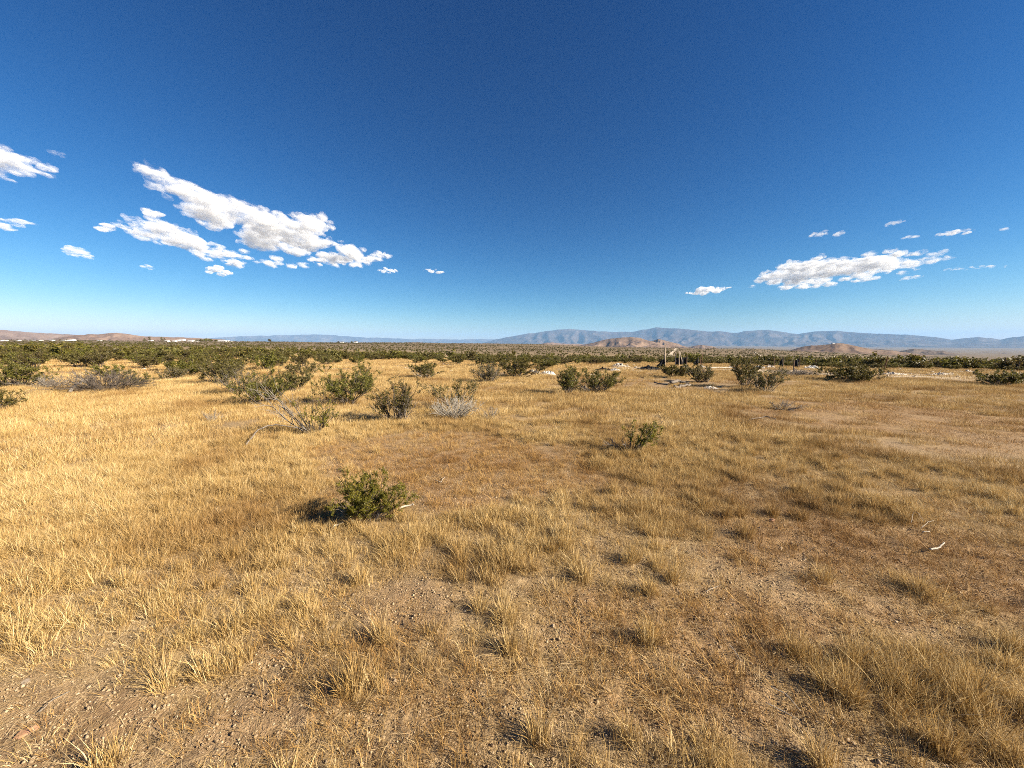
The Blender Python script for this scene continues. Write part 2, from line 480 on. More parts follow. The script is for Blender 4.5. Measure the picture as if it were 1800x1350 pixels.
def ridge(name, pts, r, depth, mat, label, seed, gully, nu=160, nv=44, sink=0.0, jag=1.6):
    pts = sorted(pts)
    xs = np.array([p[0] for p in pts], float); ys = np.array([p[1] for p in pts], float)
    cols = np.linspace(xs[0], xs[-1], nu)
    sky_y = np.interp(cols, xs, ys)
    k = 1; ker = np.ones(2 * k + 1) / (2 * k + 1)
    sky_y = np.convolve(np.pad(sky_y, k, mode='edge'), ker, 'valid')
    sky_y = sky_y + (fbm(cols / 9.0, seed, seed, 3) - .5) * jag
    u = (cols - 900) / F
    nrm = np.hypot(u, 1)
    sl = np.array([slope_of(a, b) for a, b in zip(cols, sky_y)])
    t = np.linspace(-1, 1, nv)
    U, Tt = np.meshgrid(np.arange(nu), t, indexing='ij')
    zr = H + r * sl
    rad = r + Tt * depth
    X = rad * (u / nrm)[:, None]; Y = rad * (1 / nrm)[:, None]
    g = gz(X, Y, False) - sink
    arc = np.cumsum(np.hypot(np.diff(X[:, 0], prepend=X[0, 0]), np.diff(Y[:, 0], prepend=Y[0, 0])))[:, None] + 0 * Tt
    # spurs and gullies run down from the crest
    wob = (fbm(arc / gully * 0.7, Tt * 1.6 + seed, seed, 3) - 0.5) * gully * 1.4
    s1 = 1 - np.abs(2 * fbm((arc + wob) / gully, Tt * 0.9 + seed * 3.1, seed + 0.5, 3) - 1)
    s2 = 1 - np.abs(2 * fbm((arc + wob * 0.6) / (gully * 0.36), Tt * 2.2, seed + 2.5, 3) - 1)
    fall = 1 - np.abs(Tt) ** (0.95)
    fall = np.clip(fall * (1 + 0.0 * s1), 0, 1)
    mid = np.clip(4 * fall * (1 - fall), 0, 1)
    prof = fall ** 1.1 - mid * (0.85 * (1 - s1) + 0.35 * (1 - s2))
    rel = zr[:, None] - g
    fine = (fbm(arc / gully * 6, rad / gully * 6, seed + 6, 3) - 0.5) * 0.07 * rel
    Z = g + rel * np.maximum(prof, -0.02) + fine * np.clip(mid + 0.35, 0, 1)
    edge = np.clip(np.minimum(np.arange(nu), nu - 1 - np.arange(nu)) / 4.0, 0, 1)[:, None]
    Z = Z * edge + (g - 2) * (1 - edge)
    Z = np.where(np.abs(Tt) > 0.999, g - 0.004 * r, Z)
    idx = np.arange(nu * nv).reshape(nu, nv)
    f = np.stack([idx[:-1, :-1], idx[1:, :-1], idx[1:, 1:], idx[:-1, 1:]], -1).reshape(-1, 4)
    me = np_mesh(name, np.stack([X.ravel(), Y.ravel(), Z.ravel()], 1), f, mat, True)
    o = bpy.data.objects.new(name, me); COL.objects.link(o)
    tag(o, label, 'mountains' if 'mountain' in name else 'hill', kind='structure')
    return o

ridge('mountain_range', [(845, 604), (870, 597), (900, 590.5), (920, 587), (940, 584.5), (960, 581), (985, 578.5), (1000, 577.5), (1022, 579), (1045, 581.5), (1080, 583), (1112, 582), (1130, 578.5), (1150, 574.5), (1170, 576), (1200, 577.5), (1240, 582), (1268, 582), (1285, 585), (1310, 581), (1335, 579.5), (1360, 580.5), (1380, 584), (1398, 587), (1420, 583), (1445, 580.5), (1480, 582), (1520, 585), (1570, 587), (1610, 589), (1645, 593), (1672, 597), (1690, 594), (1712, 592), (1735, 594), (1753, 596.5), (1775, 592), (1800, 590), (1850, 587), (1950, 589), (2050, 586), (2160, 590), (2300, 594), (2450, 598), (2600, 606)],
      30000, 6500, M_RANGE, 'long blue hazy mountain range along the right horizon', 1.0, 1700, 760, 90)
ridge('mountain_range', [(250, 603), (330, 597), (400, 592), (450, 590), (520, 588), (575, 587), (610, 590), (640, 592.5), (690, 594), (720, 596), (760, 595), (800, 596.5), (850, 595.5), (900, 597), (940, 604)],
      44000, 2000, M_RANGE, 'faintest pale mountains low behind the left half of the plain', 2.0, 3000, 200, 40)
ridge('hill', [(-260, 575), (-120, 572), (-40, 575), (0, 577.5), (28, 581), (60, 583.5), (90, 585), (130, 587.5), (170, 590), (240, 592), (300, 598)], 9000, 1800, M_HILLPINK, 'long purple grey hill at the left edge of the horizon', 3.0, 500, 200, 40)
ridge('hill', [(90, 598), (120, 591), (150, 588), (165, 587), (178, 587.5), (195, 585), (212, 584.5), (232, 587), (262, 591), (310, 592), (350, 593.5), (400, 597), (420, 601)], 4200, 620, M_HILLPINK, 'low pinkish hill behind the far white houses on the left', 4.0, 150, 200, 40)
ridge('hill', [(915, 609), (945, 605), (958, 602.5), (972, 601.5), (985, 603.5), (1005, 604.5), (1030, 605), (1060, 611)], 7200, 700, M_HILLPINK, 'small reddish hump left of the pointed brown hills', 5.0, 260, 120, 36)
ridge('hill', [(1000, 611), (1030, 605), (1048, 600.5), (1062, 597), (1075, 594.5), (1090, 592.5), (1105, 592), (1120, 592), (1130, 595.5), (1145, 600), (1165, 606), (1185, 613)], 5200, 900, M_HILL, 'broad brown hill in front of the blue range', 6.0, 260, 200, 50)
ridge('hill', [(1115, 611), (1135, 602), (1146, 597.5), (1155, 594.5), (1163, 597), (1175, 600), (1190, 604), (1203, 609), (1215, 613)], 5700, 600, M_HILL, 'smaller pointed brown hill right of the broad brown hill', 7.0, 220, 160, 44)
ridge('hill', [(1200, 613), (1218, 607.5), (1232, 606), (1248, 608), (1268, 615)], 5900, 350, M_HILL, 'tiny brown knoll beside the pointed brown hill', 8.0, 160, 80, 30)
ridge('hill', [(1350, 624), (1375, 620), (1395, 613), (1410, 608.5), (1425, 606.5), (1440, 606), (1455, 604.5), (1466, 602.5), (1478, 603), (1492, 605.5), (1512, 610), (1535, 614), (1560, 615.5), (1590, 619), (1625, 624), (1660, 631)], 2900, 620, M_HILL, 'wide brown hill with a small white building on its top', 9.0, 170, 220, 50)
ridge('hill', [(1505, 619), (1530, 614), (1545, 613), (1565, 615), (1590, 620)], 3700, 300, M_HILLDARK, 'low dark shoulder between the two right hills', 10.0, 120, 90, 30)
ridge('hill', [(1560, 623), (1580, 617), (1595, 614), (1608, 612.5), (1622, 614), (1640, 616), (1655, 616.5), (1672, 620), (1690, 624), (1710, 628), (1730, 633)], 4600, 700, M_HILLDARK, 'dark rugged hill right of the wide brown hill', 11.0, 190, 180, 44)
ridge('hill', [(1700, 629), (1725, 625.5), (1745, 623), (1762, 620), (1780, 623), (1800, 625), (1830, 624), (1870, 630)], 8500, 900, M_HILLDARK, 'small blue grey hill at the right edge of the valley', 12.0, 300, 120, 36)

# ------------------------------------------------------------------ the air
def build_haze():
    s = NT('haze_air')
    s.n.remove(s.b)
    pv = s.node('ShaderNodeVolumePrincipled')
    pv.inputs['Color'].default_value = (0.30, 0.58, 1.0, 1)
    pv.inputs['Density'].default_value = 1.9e-5
    pv.inputs['Anisotropy'].default_value = 0.0
    s.link(pv.outputs[0], s.out.inputs['Volume'])
    x0, x1, y0, y1, z0, z1 = -60000, 60000, -60000, 60000, -760, 1400
    v = [(x, y, z) for x in (x0, x1) for y in (y0, y1) for z in (z0, z1)]
    f = [(0, 1, 3, 2), (4, 6, 7, 5), (0, 4, 5, 1), (2, 3, 7, 6), (0, 2, 6, 4), (1, 5, 7, 3)]
    o = mesh_obj('haze', v, f, s.m)
    tag(o, 'thin blue haze filling the air over the valley', 'haze', kind='stuff')
build_haze()

# ------------------------------------------------------------------ clouds
CLOUD_ALT = 1950.0
STEP = 0.04
def mat_cloud(name, dens, lo, hi, scale=300.0):
    s = NT(name)
    s.n.remove(s.b)
    pv = s.node('ShaderNodeVolumePrincipled')
    pv.inputs['Color'].default_value = (0.925, 0.945, 0.972, 1)
    g = s.node('ShaderNodeNewGeometry')
    mp = s.node('ShaderNodeMapping'); s.link(g.outputs['Position'], mp.inputs['Vector']); mp.inputs['Scale'].default_value = (1.15, 0.55, 1.7)
    nz = s.noise(1 / scale, 8, 0.68, mp.outputs[0])
    d = s.ramp(nz, [(lo, 0.0), (hi, 1.0)])
    s.link(s.math('MULTIPLY', d, dens), pv.inputs['Density'])
    pv.inputs['Anisotropy'].default_value = -0.1
    s.link(pv.outputs[0], s.out.inputs['Volume'])
    s.m.cycles.volume_step_rate = STEP
    return s.m
M_CLOUD = mat_cloud('cloud_vapour', 0.0065, .45, .59, 170.0)
M_CORE = mat_cloud('cloud_core_vapour', 0.0105, .40, .57, 170.0)
M_CLOUDTHIN = mat_cloud('thin_cloud_vapour', 0.012, .43, .63, 130.0)
M_CLOUDSMALL = mat_cloud('small_cloud_vapour', 0.018, .42, .62, 110.0)

def in_poly(px, py, poly):
    c = False; n = len(poly); j = n - 1
    for i in range(n):
        xi, yi = poly[i]; xj, yj = poly[j]
        if (yi > py) != (yj > py) and px < (xj - xi) * (py - yi) / (yj - yi) + xi: c = not c
        j = i
    return c
def edge_dist(px, py, poly):
    best = 1e9
    for i in range(len(poly)):
        ax, ay = poly[i - 1]; bx, by = poly[i]
        dx, dy = bx - ax, by - ay
        t = max(0, min(1, ((px - ax) * dx + (py - ay) * dy) / (dx * dx + dy * dy + 1e-9)))
        best = min(best, math.hypot(px - ax - t * dx, py - ay - t * dy))
    return best

_ico = None
def ico():
    global _ico
    if _ico is None:
        import bmesh
        bm = bmesh.new(); bmesh.ops.create_icosphere(bm, subdivisions=2, radius=1)
        _ico = (np.array([v.co[:] for v in bm.verts]), np.array([[v.index for v in f.verts] for f in bm.faces])); bm.free()
    return _ico

def islands(me):
    ne = len(me.edges); e = np.empty(ne * 2, np.int32); me.edges.foreach_get('vertices', e); e = e.reshape(-1, 2)
    lab = np.arange(len(me.vertices))
    while True:
        m = np.minimum(lab[e[:, 0]], lab[e[:, 1]])
        new = lab.copy(); np.minimum.at(new, e[:, 0], m); np.minimum.at(new, e[:, 1], m); new = new[new]
        if (new == lab).all(): return lab
        lab = new

def hull(blobs, mat, seed, grow_, amp):
    iv, jf = ico()
    V = []; Fc = []; n = 0; rmean = []
    rng = random.Random(seed)
    for (px, py, rp, sq) in blobs:
        x, y, z = ray(px, py)
        t = (CLOUD_ALT - H) / z
        rad = rp * grow_ * t / F
        c = np.array((x * t, y * t, CLOUD_ALT + H + rng.uniform(-.2, .5) * rad))
        V.append(iv * np.array((rad, rad * 1.7, rad * sq)) + c); Fc.append(jf + n); n += len(iv); rmean.append(rad)
    V = np.vstack(V); Fc = np.vstack(Fc)
    rm = float(np.mean(rmean))
    tmp = bpy.data.objects.new('cloud_tmp', np_mesh('cloud', V, Fc, None)); COL.objects.link(tmp)
    md = tmp.modifiers.new('r', 'REMESH'); md.mode = 'VOXEL'; md.voxel_size = max(12.0, rm * 0.2); md.use_smooth_shade = True
    me2 = bpy.data.meshes.new_from_object(tmp.evaluated_get(bpy.context.evaluated_depsgraph_get()))
    bpy.data.objects.remove(tmp)
    nv = len(me2.vertices)
    co = np.empty(nv * 3, np.float32); me2.vertices.foreach_get('co', co); co = co.reshape(-1, 3).astype(float)
    no = np.empty(nv * 3, np.float32); me2.vertices.foreach_get('normal', no); no = no.reshape(-1, 3)
    s = rm
    d = (fbm(co[:, 0] / s / .9, co[:, 1] / s / .9, co[:, 2] / s / .7 + seed, 4, 0.6) - 0.5) * amp * rm
    co = co + no * d[:, None]
    lab = islands(me2)
    nf = len(me2.polygons); li = np.empty(len(me2.loops), np.int32); me2.loops.foreach_get('vertex_index', li)
    ls = np.empty(nf, np.int32); me2.polygons.foreach_get('loop_start', ls); lt = np.empty(nf, np.int32); me2.polygons.foreach_get('loop_total', lt)
    quads = li.reshape(-1, 4) if (lt == 4).all() else np.array([[li[a], li[a + 1], li[a + 2], li[a + b - 1]] for a, b in zip(ls, lt)])
    bpy.data.meshes.remove(me2)
    ids, counts = np.unique(lab, return_counts=True)
    out = []
    for k in ids[np.argsort(-counts)]:
        sel = lab == k; remap = np.cumsum(sel) - 1
        q = quads[sel[quads[:, 0]]]
        if len(q): out.append((co[sel], remap[q]))
    return out

def build_cloud(blobs, label, mat, seed, group='clouds', core=None):
    # blobs: (px, py, radius px, squash); every blob hangs at the cloud layer's height
    parts = hull(blobs, mat, seed, 1.4, 1.1)
    mid = parts[0][0].mean(0)
    root = None
    for v, q in parts:
        o = bpy.data.objects.new('cloud' if root is None else 'cloud_scrap', np_mesh('cloud', v - mid, q, mat, True)); COL.objects.link(o)
        if root is None:
            root = o; o.location = mid
        else: o.parent = root
    if core:
        for v, q in hull(blobs, core, seed, .85, 1.2)[:40]:
            o = bpy.data.objects.new('core', np_mesh('core', v - mid, q, core, True)); COL.objects.link(o); o.parent = root
    tag(root, label, 'cloud', group)
    return root

def fill(polys, n, seed, rmin, rmax, hole=0.0, ang=0.0):
    rng = random.Random(seed); out = []
    xs = [p[0] for q in polys for p in q]; ys = [p[1] for q in polys for p in q]
    tries = 0
    while len(out) < n and tries < 60000:
        tries += 1
        px = rng.uniform(min(xs), max(xs)); py = rng.uniform(min(ys), max(ys))
        q = next((q for q in polys if in_poly(px, py, q)), None)
        if q is None: continue
        ca, sa = math.cos(ang), math.sin(ang)
        a = (px * ca + py * sa) / 60; b = (-px * sa + py * ca) / 17
        if float(fbm(a, b, seed, 3)) < hole: continue
        e = edge_dist(px, py, q)
        r = min(rmax, max(rmin, e * 0.75)) * rng.uniform(.6, 1.05)
        out.append((px, py, r, rng.uniform(.36, .58)))
    return out
def puff(cx, cy_, rx, ry, seed, tilt=0.0, k=9):
    rng = random.Random(seed); out = []
    for i in range(k):
        f = (i + 0.5) / k * 2 - 1
        w_ = math.sqrt(max(0.02, 1 - f * f))
        px = cx + f * rx + rng.uniform(-.1, .1) * rx; py = cy_ + tilt * f * rx + rng.uniform(-.75, .75) * ry * w_
        out.append((px, py, max(1.5, ry * (0.25 + .45 * w_)) * rng.uniform(.5, 1.15), .6))
    return out

MAINP = [[(232, 292), (262, 287), (330, 322), (395, 345), (450, 362), (510, 378), (555, 374), (598, 398), (562, 412), (600, 425), (640, 440), (690, 448), (640, 470), (560, 468), (480, 468), (440, 452), (400, 420), (352, 395), (312, 372), (290, 345), (248, 315)],
         [(200, 396), (225, 382), (262, 384), (305, 395), (352, 418), (400, 442), (450, 458), (540, 470), (440, 473), (380, 458), (310, 440), (240, 420)]]
build_cloud(fill(MAINP, 460, 3, 6, 16, 0.38, R(22)), 'large broken white cloud slanting across the left half of the sky', M_CLOUD, 3, core=M_CORE)
RP = [[(1308, 504), (1335, 484), (1365, 470), (1390, 458), (1440, 456), (1480, 452), (1520, 446), (1560, 440), (1600, 444), (1630, 448), (1660, 444), (1674, 455), (1648, 466), (1600, 476), (1540, 490), (1480, 500), (1420, 506), (1370, 508)]]
build_cloud(fill(RP, 150, 5, 6, 18, 0.10), 'long lumpy white cloud above the right mountains', M_CLOUD, 5, core=M_CORE)
build_cloud(fill([[(-70, 248), (0, 254), (30, 268), (72, 288), (112, 304), (60, 309), (0, 304), (-70, 310)]], 70, 7, 7, 20, 0.1), 'white cloud cut off by the left edge, upper one', M_CLOUD, 7, core=M_CORE)
build_cloud(fill([[(-90, 380), (0, 381), (50, 387), (74, 396), (30, 404), (-90, 402)]], 40, 8, 6, 10, 0.1), 'smooth thin cloud at the left edge below the upper one', M_CLOUDTHIN, 8)
SMALL = [((138, 447, 24, 7), .25, 'small wispy cloud left below the large slanting cloud', 1), ((258, 470, 12, 3.5), .1, 'faint tiny cloud under the left end of the slanting cloud', 1),
         ((384, 478, 20, 7), .1, 'small bright puff just below the slanting cloud', 0), ((184, 401, 15, 6), -.1, 'small puff at the left tip of the slanting cloud', 0),
         ((682, 477, 17, 4.5), .05, 'small flat cloud right below the right tip of the slanting cloud', 0), ((763, 477, 18, 4), .05, 'tiny flat cloud in the middle of the sky, rightmost of the left group', 0),
         ((268, 376, 20, 7), .3, 'small puff between the two strands of the slanting cloud', 0), ((98, 270, 13, 5), .2, 'torn wisp above the upper left cloud', 1), ((14, 316, 16, 4), .3, 'small ragged strip under the upper left cloud', 1),
         ((1245, 512, 36, 7), -.12, 'small low cloud left of the long lumpy cloud', 0), ((1440, 413, 16, 4.5), -.15, 'small wisp above the middle of the long lumpy cloud', 1), ((1474, 411, 11, 3.5), -.3, 'tiny slanted wisp beside the small wisp', 1),
         ((1573, 392, 18, 4), -.25, 'highest wisp over the long lumpy cloud', 1), ((1600, 418, 17, 3.5), -.05, 'faint flat wisp right of the tiny slanted wisp', 1), ((1677, 409, 34, 5), -.12, 'longer white wisp near the right edge', 0),
         ((1765, 404, 7, 3), 0, 'speck of cloud close to the right edge', 1), ((1712, 472, 58, 3.5), -.06, 'thin tail of cloud reaching right from the lumpy cloud', 1), ((1600, 489, 22, 3.5), -.12, 'ragged scrap below the right end of the lumpy cloud', 1)]
for i, (e, tilt, lab, thin) in enumerate(SMALL):
    build_cloud(puff(*e, 40 + i, tilt, 22 if e[2] > 30 else 14), lab, M_CLOUDTHIN if thin else M_CLOUDSMALL, 20 + i)
# ------------------------------------------------------------------ grass, weeds, litter and gravel (nobody could count them)
def clump_mesh(name, n, rad, h0, h1, width, lean, curl, mat, seed, flat=False, twig=0.0):
    rng = np.random.default_rng(seed)
    V = []; Fa = []; B = []
    for k in range(n):
        a = rng.uniform(0, 2 * math.pi); q = rad * math.sqrt(rng.uniform())
        b = np.array((q * math.cos(a), q * math.sin(a), -0.012))
        h = rng.uniform(h0, h1) * (1 - 0.35 * (q / max(rad, 1e-6)) ** 2 * (0 if flat else 1))
        la = a + rng.normal(0, 0.9)
        l = abs(rng.normal(0, lean)) + 0.35 * lean * q / rad
        dirh = np.array((math.cos(la), math.sin(la), 0))
        if flat:
            d0 = np.array((math.cos(la), math.sin(la), rng.uniform(-.05, .22))); b[2] = rng.uniform(0.0, 0.02)
            m = b + d0 * h * .5 + np.array((0, 0, rng.uniform(-.1, .1) * h)); t = b + d0 * h + np.array((0, 0, rng.uniform(-.2, .05) * h))
            t[2] = max(t[2], 0.003); m[2] = max(m[2], 0.003)
        else:
            m = b + dirh * h * 0.5 * l + np.array((0, 0, h * 0.55))
            t = m + dirh * h * 0.5 * (l + .45 * curl * rng.uniform(0, 1.6)) + np.array((0, 0, h * (0.48 - 0.12 * min(1, l))))
        wa = rng.uniform(0, math.pi)
        w3 = np.array((math.cos(wa), math.sin(wa), 0)) * width * rng.uniform(.6, 1.3) * .5
        i = len(V)
        V += [b - w3, b + w3, m - w3 * .9, m + w3 * .9, t]
        Fa += [(i, i + 1, i + 3), (i, i + 3, i + 2), (i + 2, i + 3, i + 4)]
        bl = rng.uniform(0, .8)
        B += [bl] * 5
        if twig and rng.uniform() < twig:
            for _ in range(3):
                s = b + (m - b) * rng.uniform(.4, 1.0) if rng.uniform() < .5 else m + (t - m) * rng.uniform(0, .9)
                ta = rng.uniform(0, 2 * math.pi)
                e = s + np.array((math.cos(ta), math.sin(ta), rng.uniform(.2, 1.1))) * h * rng.uniform(.12, .3)
                i = len(V); V += [s - w3 * .8, s + w3 * .8, e]; Fa += [(i, i + 1, i + 2)]; B += [bl + .15] * 3
    me = np_mesh(name, np.array(V), np.array(Fa), mat)
    at = me.attributes.new('bl', 'FLOAT', 'POINT'); at.data.foreach_set('value', np.array(B, np.float32))
    return bpy.data.objects.new(name, me)

def source(name, objs):
    c = bpy.data.collections.new(name)
    for k, o in enumerate(objs):
        o.name = '%s_%02d' % (name, k)
        c.objects.link(o)
    return c

def scatter(name, coll, pos, rot, scl, idx, label, cat):
    me = bpy.data.meshes.new(name)
    me.vertices.add(len(pos)); me.vertices.foreach_set('co', np.asarray(pos, np.float32).ravel())
    a = me.attributes.new('rot', 'FLOAT_VECTOR', 'POINT'); a.data.foreach_set('vector', np.asarray(rot, np.float32).ravel())
    a = me.attributes.new('scl', 'FLOAT_VECTOR', 'POINT'); a.data.foreach_set('vector', np.asarray(scl, np.float32).ravel())
    a = me.attributes.new('idx', 'INT', 'POINT'); a.data.foreach_set('value', np.asarray(idx, np.int32))
    o = bpy.data.objects.new(name, me); COL.objects.link(o)
    g = bpy.data.node_groups.new(name + '_spread', 'GeometryNodeTree')
    g.interface.new_socket('Geometry', in_out='INPUT', socket_type='NodeSocketGeometry')
    g.interface.new_socket('Geometry', in_out='OUTPUT', socket_type='NodeSocketGeometry')
    gi = g.nodes.new('NodeGroupInput'); go = g.nodes.new('NodeGroupOutput')
    ip = g.nodes.new('GeometryNodeInstanceOnPoints'); ci = g.nodes.new('GeometryNodeCollectionInfo')
    ci.inputs['Collection'].default_value = coll
    ci.inputs['Separate Children'].default_value = True; ci.inputs['Reset Children'].default_value = True
    def na(nm, typ):
        n = g.nodes.new('GeometryNodeInputNamedAttribute'); n.data_type = typ; n.inputs['Name'].default_value = nm
        return n.outputs[0]
    g.links.new(gi.outputs[0], ip.inputs['Points']); g.links.new(ci.outputs[0], ip.inputs['Instance'])
    ip.inputs['Pick Instance'].default_value = True
    g.links.new(na('idx', 'INT'), ip.inputs['Instance Index'])
    er = g.nodes.new('FunctionNodeEulerToRotation')
    g.links.new(na('rot', 'FLOAT_VECTOR'), er.inputs[0]); g.links.new(er.outputs[0], ip.inputs['Rotation'])
    g.links.new(na('scl', 'FLOAT_VECTOR'), ip.inputs['Scale'])
    g.links.new(ip.outputs[0], go.inputs[0])
    md = o.modifiers.new('spread', 'NODES'); md.node_group = g
    tag(o, label, cat, kind='stuff')
    return o

def sector(rng, n, r0, r1, half=70):
    a = rng.uniform(-R(half), R(half), n)
    r = np.sqrt(rng.uniform(r0 * r0, r1 * r1, n))
    return r * np.sin(a), r * np.cos(a), r

def near_field(rng, dens, r1, core=3.4):    # the ground round the viewer, behind too
    n = int(dens * (2 * r1) * (r1 + core))
    x = rng.uniform(-r1, r1, n); y = rng.uniform(-core, r1, n); r = np.hypot(x, y)
    k = (r < r1) & ((np.abs(np.arctan2(x, y)) < R(80)) | (r < core))
    return x[k], y[k], r[k]

CLEAR = []                                   # (x, y, radius) kept free of tall grass around stems and stones
def build_grass():
    rng = np.random.default_rng(11)
    gold = [clump_mesh('t', 80, .036, .08, .185, .0018, .24, .5, M_GOLD, 1), clump_mesh('t', 60, .030, .07, .17, .0018, .34, .7, M_GOLD, 2),
            clump_mesh('t', 95, .055, .06, .16, .0018, .30, .6, M_GOLD, 3), clump_mesh('t', 60, .065, .05, .15, .0017, .5, .9, M_GOLD, 4),
            clump_mesh('t', 44, .055, .03, .10, .0017, .6, .8, M_GOLD, 5), clump_mesh('t', 34, .07, .03, .08, .0017, .8, .8, M_GOLD, 6),
            clump_mesh('t', 190, .24, .07, .19, .0030, .34, .6, M_GOLD, 7), clump_mesh('t', 150, .26, .06, .16, .0030, .45, .7, M_GOLD, 8), clump_mesh('t', 110, .14, .09, .22, .0028, .28, .6, M_GOLD, 9),
            clump_mesh('t', 220, .55, .08, .20, .0075, .4, .6, M_GOLD, 10), clump_mesh('t', 170, .6, .06, .17, .0075, .5, .6, M_GOLD, 12)]
    brown = [clump_mesh('t', 46, .06, .03, .085, .0016, .7, .8, M_BROWN, 21, twig=.8), clump_mesh('t', 40, .05, .04, .11, .0016, .6, .7, M_BROWN, 22, twig=.8),
             clump_mesh('t', 36, .07, .02, .06, .0016, 1.0, .8, M_BROWN, 23, twig=.5), clump_mesh('t', 150, .25, .03, .09, .0030, .8, .8, M_BROWN, 24, twig=.4), clump_mesh('t', 150, .6, .04, .10, .008, .7, .7, M_BROWN, 25)]
    litter = [clump_mesh('t', 34, .11, .03, .10, .0016, 1, 0, M_LITTER, 31, True), clump_mesh('t', 26, .12, .02, .07, .0018, 1, 0, M_LITTER, 32, True), clump_mesh('t', 30, .10, .03, .13, .0015, 1, 0, M_LITTER, 33, True)]
    cg, cb, cl = source('golden_grass_source', gold), source('brown_weed_source', brown), source('straw_litter_source', litter)
    G = {'g': [[], [], [], []], 'b': [[], [], [], []], 'l': [[], [], [], []]}
    def put(key, x, y, ids, s, tilt=.12, zs=None):
        n = len(x)
        if not n: return
        z = gz(x, y)
        rot = np.stack([rng.normal(0, tilt, n), rng.normal(0, tilt, n), rng.uniform(0, 6.28, n)], 1)
        zsc = s if zs is None else zs
        G[key][0].append(np.stack([x, y, z], 1)); G[key][1].append(rot); G[key][2].append(np.stack([s, s, zsc], 1)); G[key][3].append(ids)
    # near: tufts one by one
    R1 = 7.5; area = .5 * R1 * R1 * 2 * R(70)
    x, y, r = near_field(rng, 300, R1)
    d, wd, bare, pale = cover(x, y)
    fine = fbm(x * 6.5, y * 6.5, 2.2, 2)
    clr = np.ones(len(x))
    for cx, cy_, cr in CLEAR: clr *= np.clip((np.hypot(x - cx, y - cy_) - cr * .6) / (cr * .4), 0, 1)
    k = rng.uniform(size=len(x)) < np.clip(d - .34, 0, 1) ** 1.1 * (0.20 + 1.6 * np.clip((fine - .39) * 3.6, 0, 1)) * clr * np.interp(r, [0, 2.5, 7], [.5, .75, 1.0])
    put('g', x[k], y[k], rng.integers(0, 4, k.sum()), (rng.uniform(.62, 1.2, k.sum()) * (0.68 + .34 * np.clip(d[k], 0, 1.35))))
    x, y, r = near_field(rng, 400, R1); d, wd, bare, pale = cover(x, y)
    k = rng.uniform(size=len(x)) < np.clip(d * .9 + .16 - bare * .25, .08, 1) * np.interp(r, [0, 3, 7], [.55, .8, 1.0])
    put('g', x[k], y[k], rng.integers(4, 6, k.sum()), rng.uniform(.6, 1.3, k.sum()))
    x, y, r = near_field(rng, 240, R1); d, wd, bare, pale = cover(x, y)
    k = rng.uniform(size=len(x)) < np.clip(wd * (.95 - .35 * np.clip(d, 0, 1)) + bare * .25 * (r > 3), 0, 1)
    put('b', x[k], y[k], rng.integers(0, 3, k.sum()), rng.uniform(.6, 1.35, k.sum()))
    x, y, r = near_field(rng, 280, R1); d, wd, bare, pale = cover(x, y)
    k = rng.uniform(size=len(x)) < np.clip(.42 + .5 * d + .2 * (r > 3) - .4 * (bare > .7) * (r > 3), 0, 1)
    put('l', x[k], y[k], rng.integers(0, 3, k.sum()), rng.uniform(.6, 1.3, k.sum()), .06)
    # single taller tufts standing clear of the stubble
    x, y, r = near_field(rng, 14, R1); d, wd, bare, pale = cover(x, y)
    k = rng.uniform(size=len(x)) < np.clip(.25 + .6 * d - .4 * bare + .2 * (x > .4), .03, 1) * .75
    for q in range(3):
        put('g', x[k] + rng.normal(0, .02, k.sum()), y[k] + rng.normal(0, .02, k.sum()), rng.integers(0, 2, k.sum()), rng.uniform(.95, 1.3, k.sum()), .1)
    # middle distance: hand-wide patches
    R2 = 25.0; area = .5 * (R2 * R2 - R1 * R1) * 2 * R(70)
    x, y, r = sector(rng, int(area * 42), R1 - .2, R2); d, wd, bare, pale = cover(x, y)
    k = rng.uniform(size=len(x)) < np.clip(d - .16, 0, 1) * (1 - .75 * pale)
    put('g', x[k], y[k], rng.integers(6, 9, k.sum()), rng.uniform(.6, 1.1, k.sum()) * (.7 + .4 * np.clip(d[k], 0, 1.2)), .06)
    x, y, r = sector(rng, int(area * 16), R1 - .2, R2); d, wd, bare, pale = cover(x, y)
    k = rng.uniform(size=len(x)) < np.clip(wd * .8 + bare * .35 - d * .3, 0, 1) * (1 - .75 * pale)
    put('b', x[k], y[k], np.full(k.sum(), 3), rng.uniform(.6, 1.2, k.sum()), .05)
    # farther: metre-wide patches
    R3 = 75.0; area = .5 * (R3 * R3 - R2 * R2) * 2 * R(70)
    x, y, r = sector(rng, int(area * 3.0), R2 - .5, R3); d, wd, bare, pale = cover(x, y)
    k = rng.uniform(size=len(x)) < np.clip(d + .05, 0, 1) * (1 - .8 * pale)
    put('g', x[k], y[k], rng.integers(9, 11, k.sum()), rng.uniform(.7, 1.2, k.sum()), .03)
    x, y, r = sector(rng, int(area * 1.0), R2 - .5, R3); d, wd, bare, pale = cover(x, y)
    k = rng.uniform(size=len(x)) < np.clip(wd * .7 + bare * .3, 0, 1)
    put('b', x[k], y[k], np.full(k.sum(), 4), rng.uniform(.7, 1.2, k.sum()), .03)
    for key, coll, nm, lab, cat in (('g', cg, 'dry_grass', 'golden dry grass covering the open ground', 'grass'), ('b', cb, 'dry_weeds', 'low brown dead weeds between the grass tufts', 'weeds'), ('l', cl, 'straw_litter', 'fallen straw lying loose on the sandy soil', 'litter')):
        p, ro, sc, ids = [np.concatenate(v) for v in G[key]]
        print(nm, len(p))
        scatter(nm, coll, p, ro, sc, ids, lab, cat)

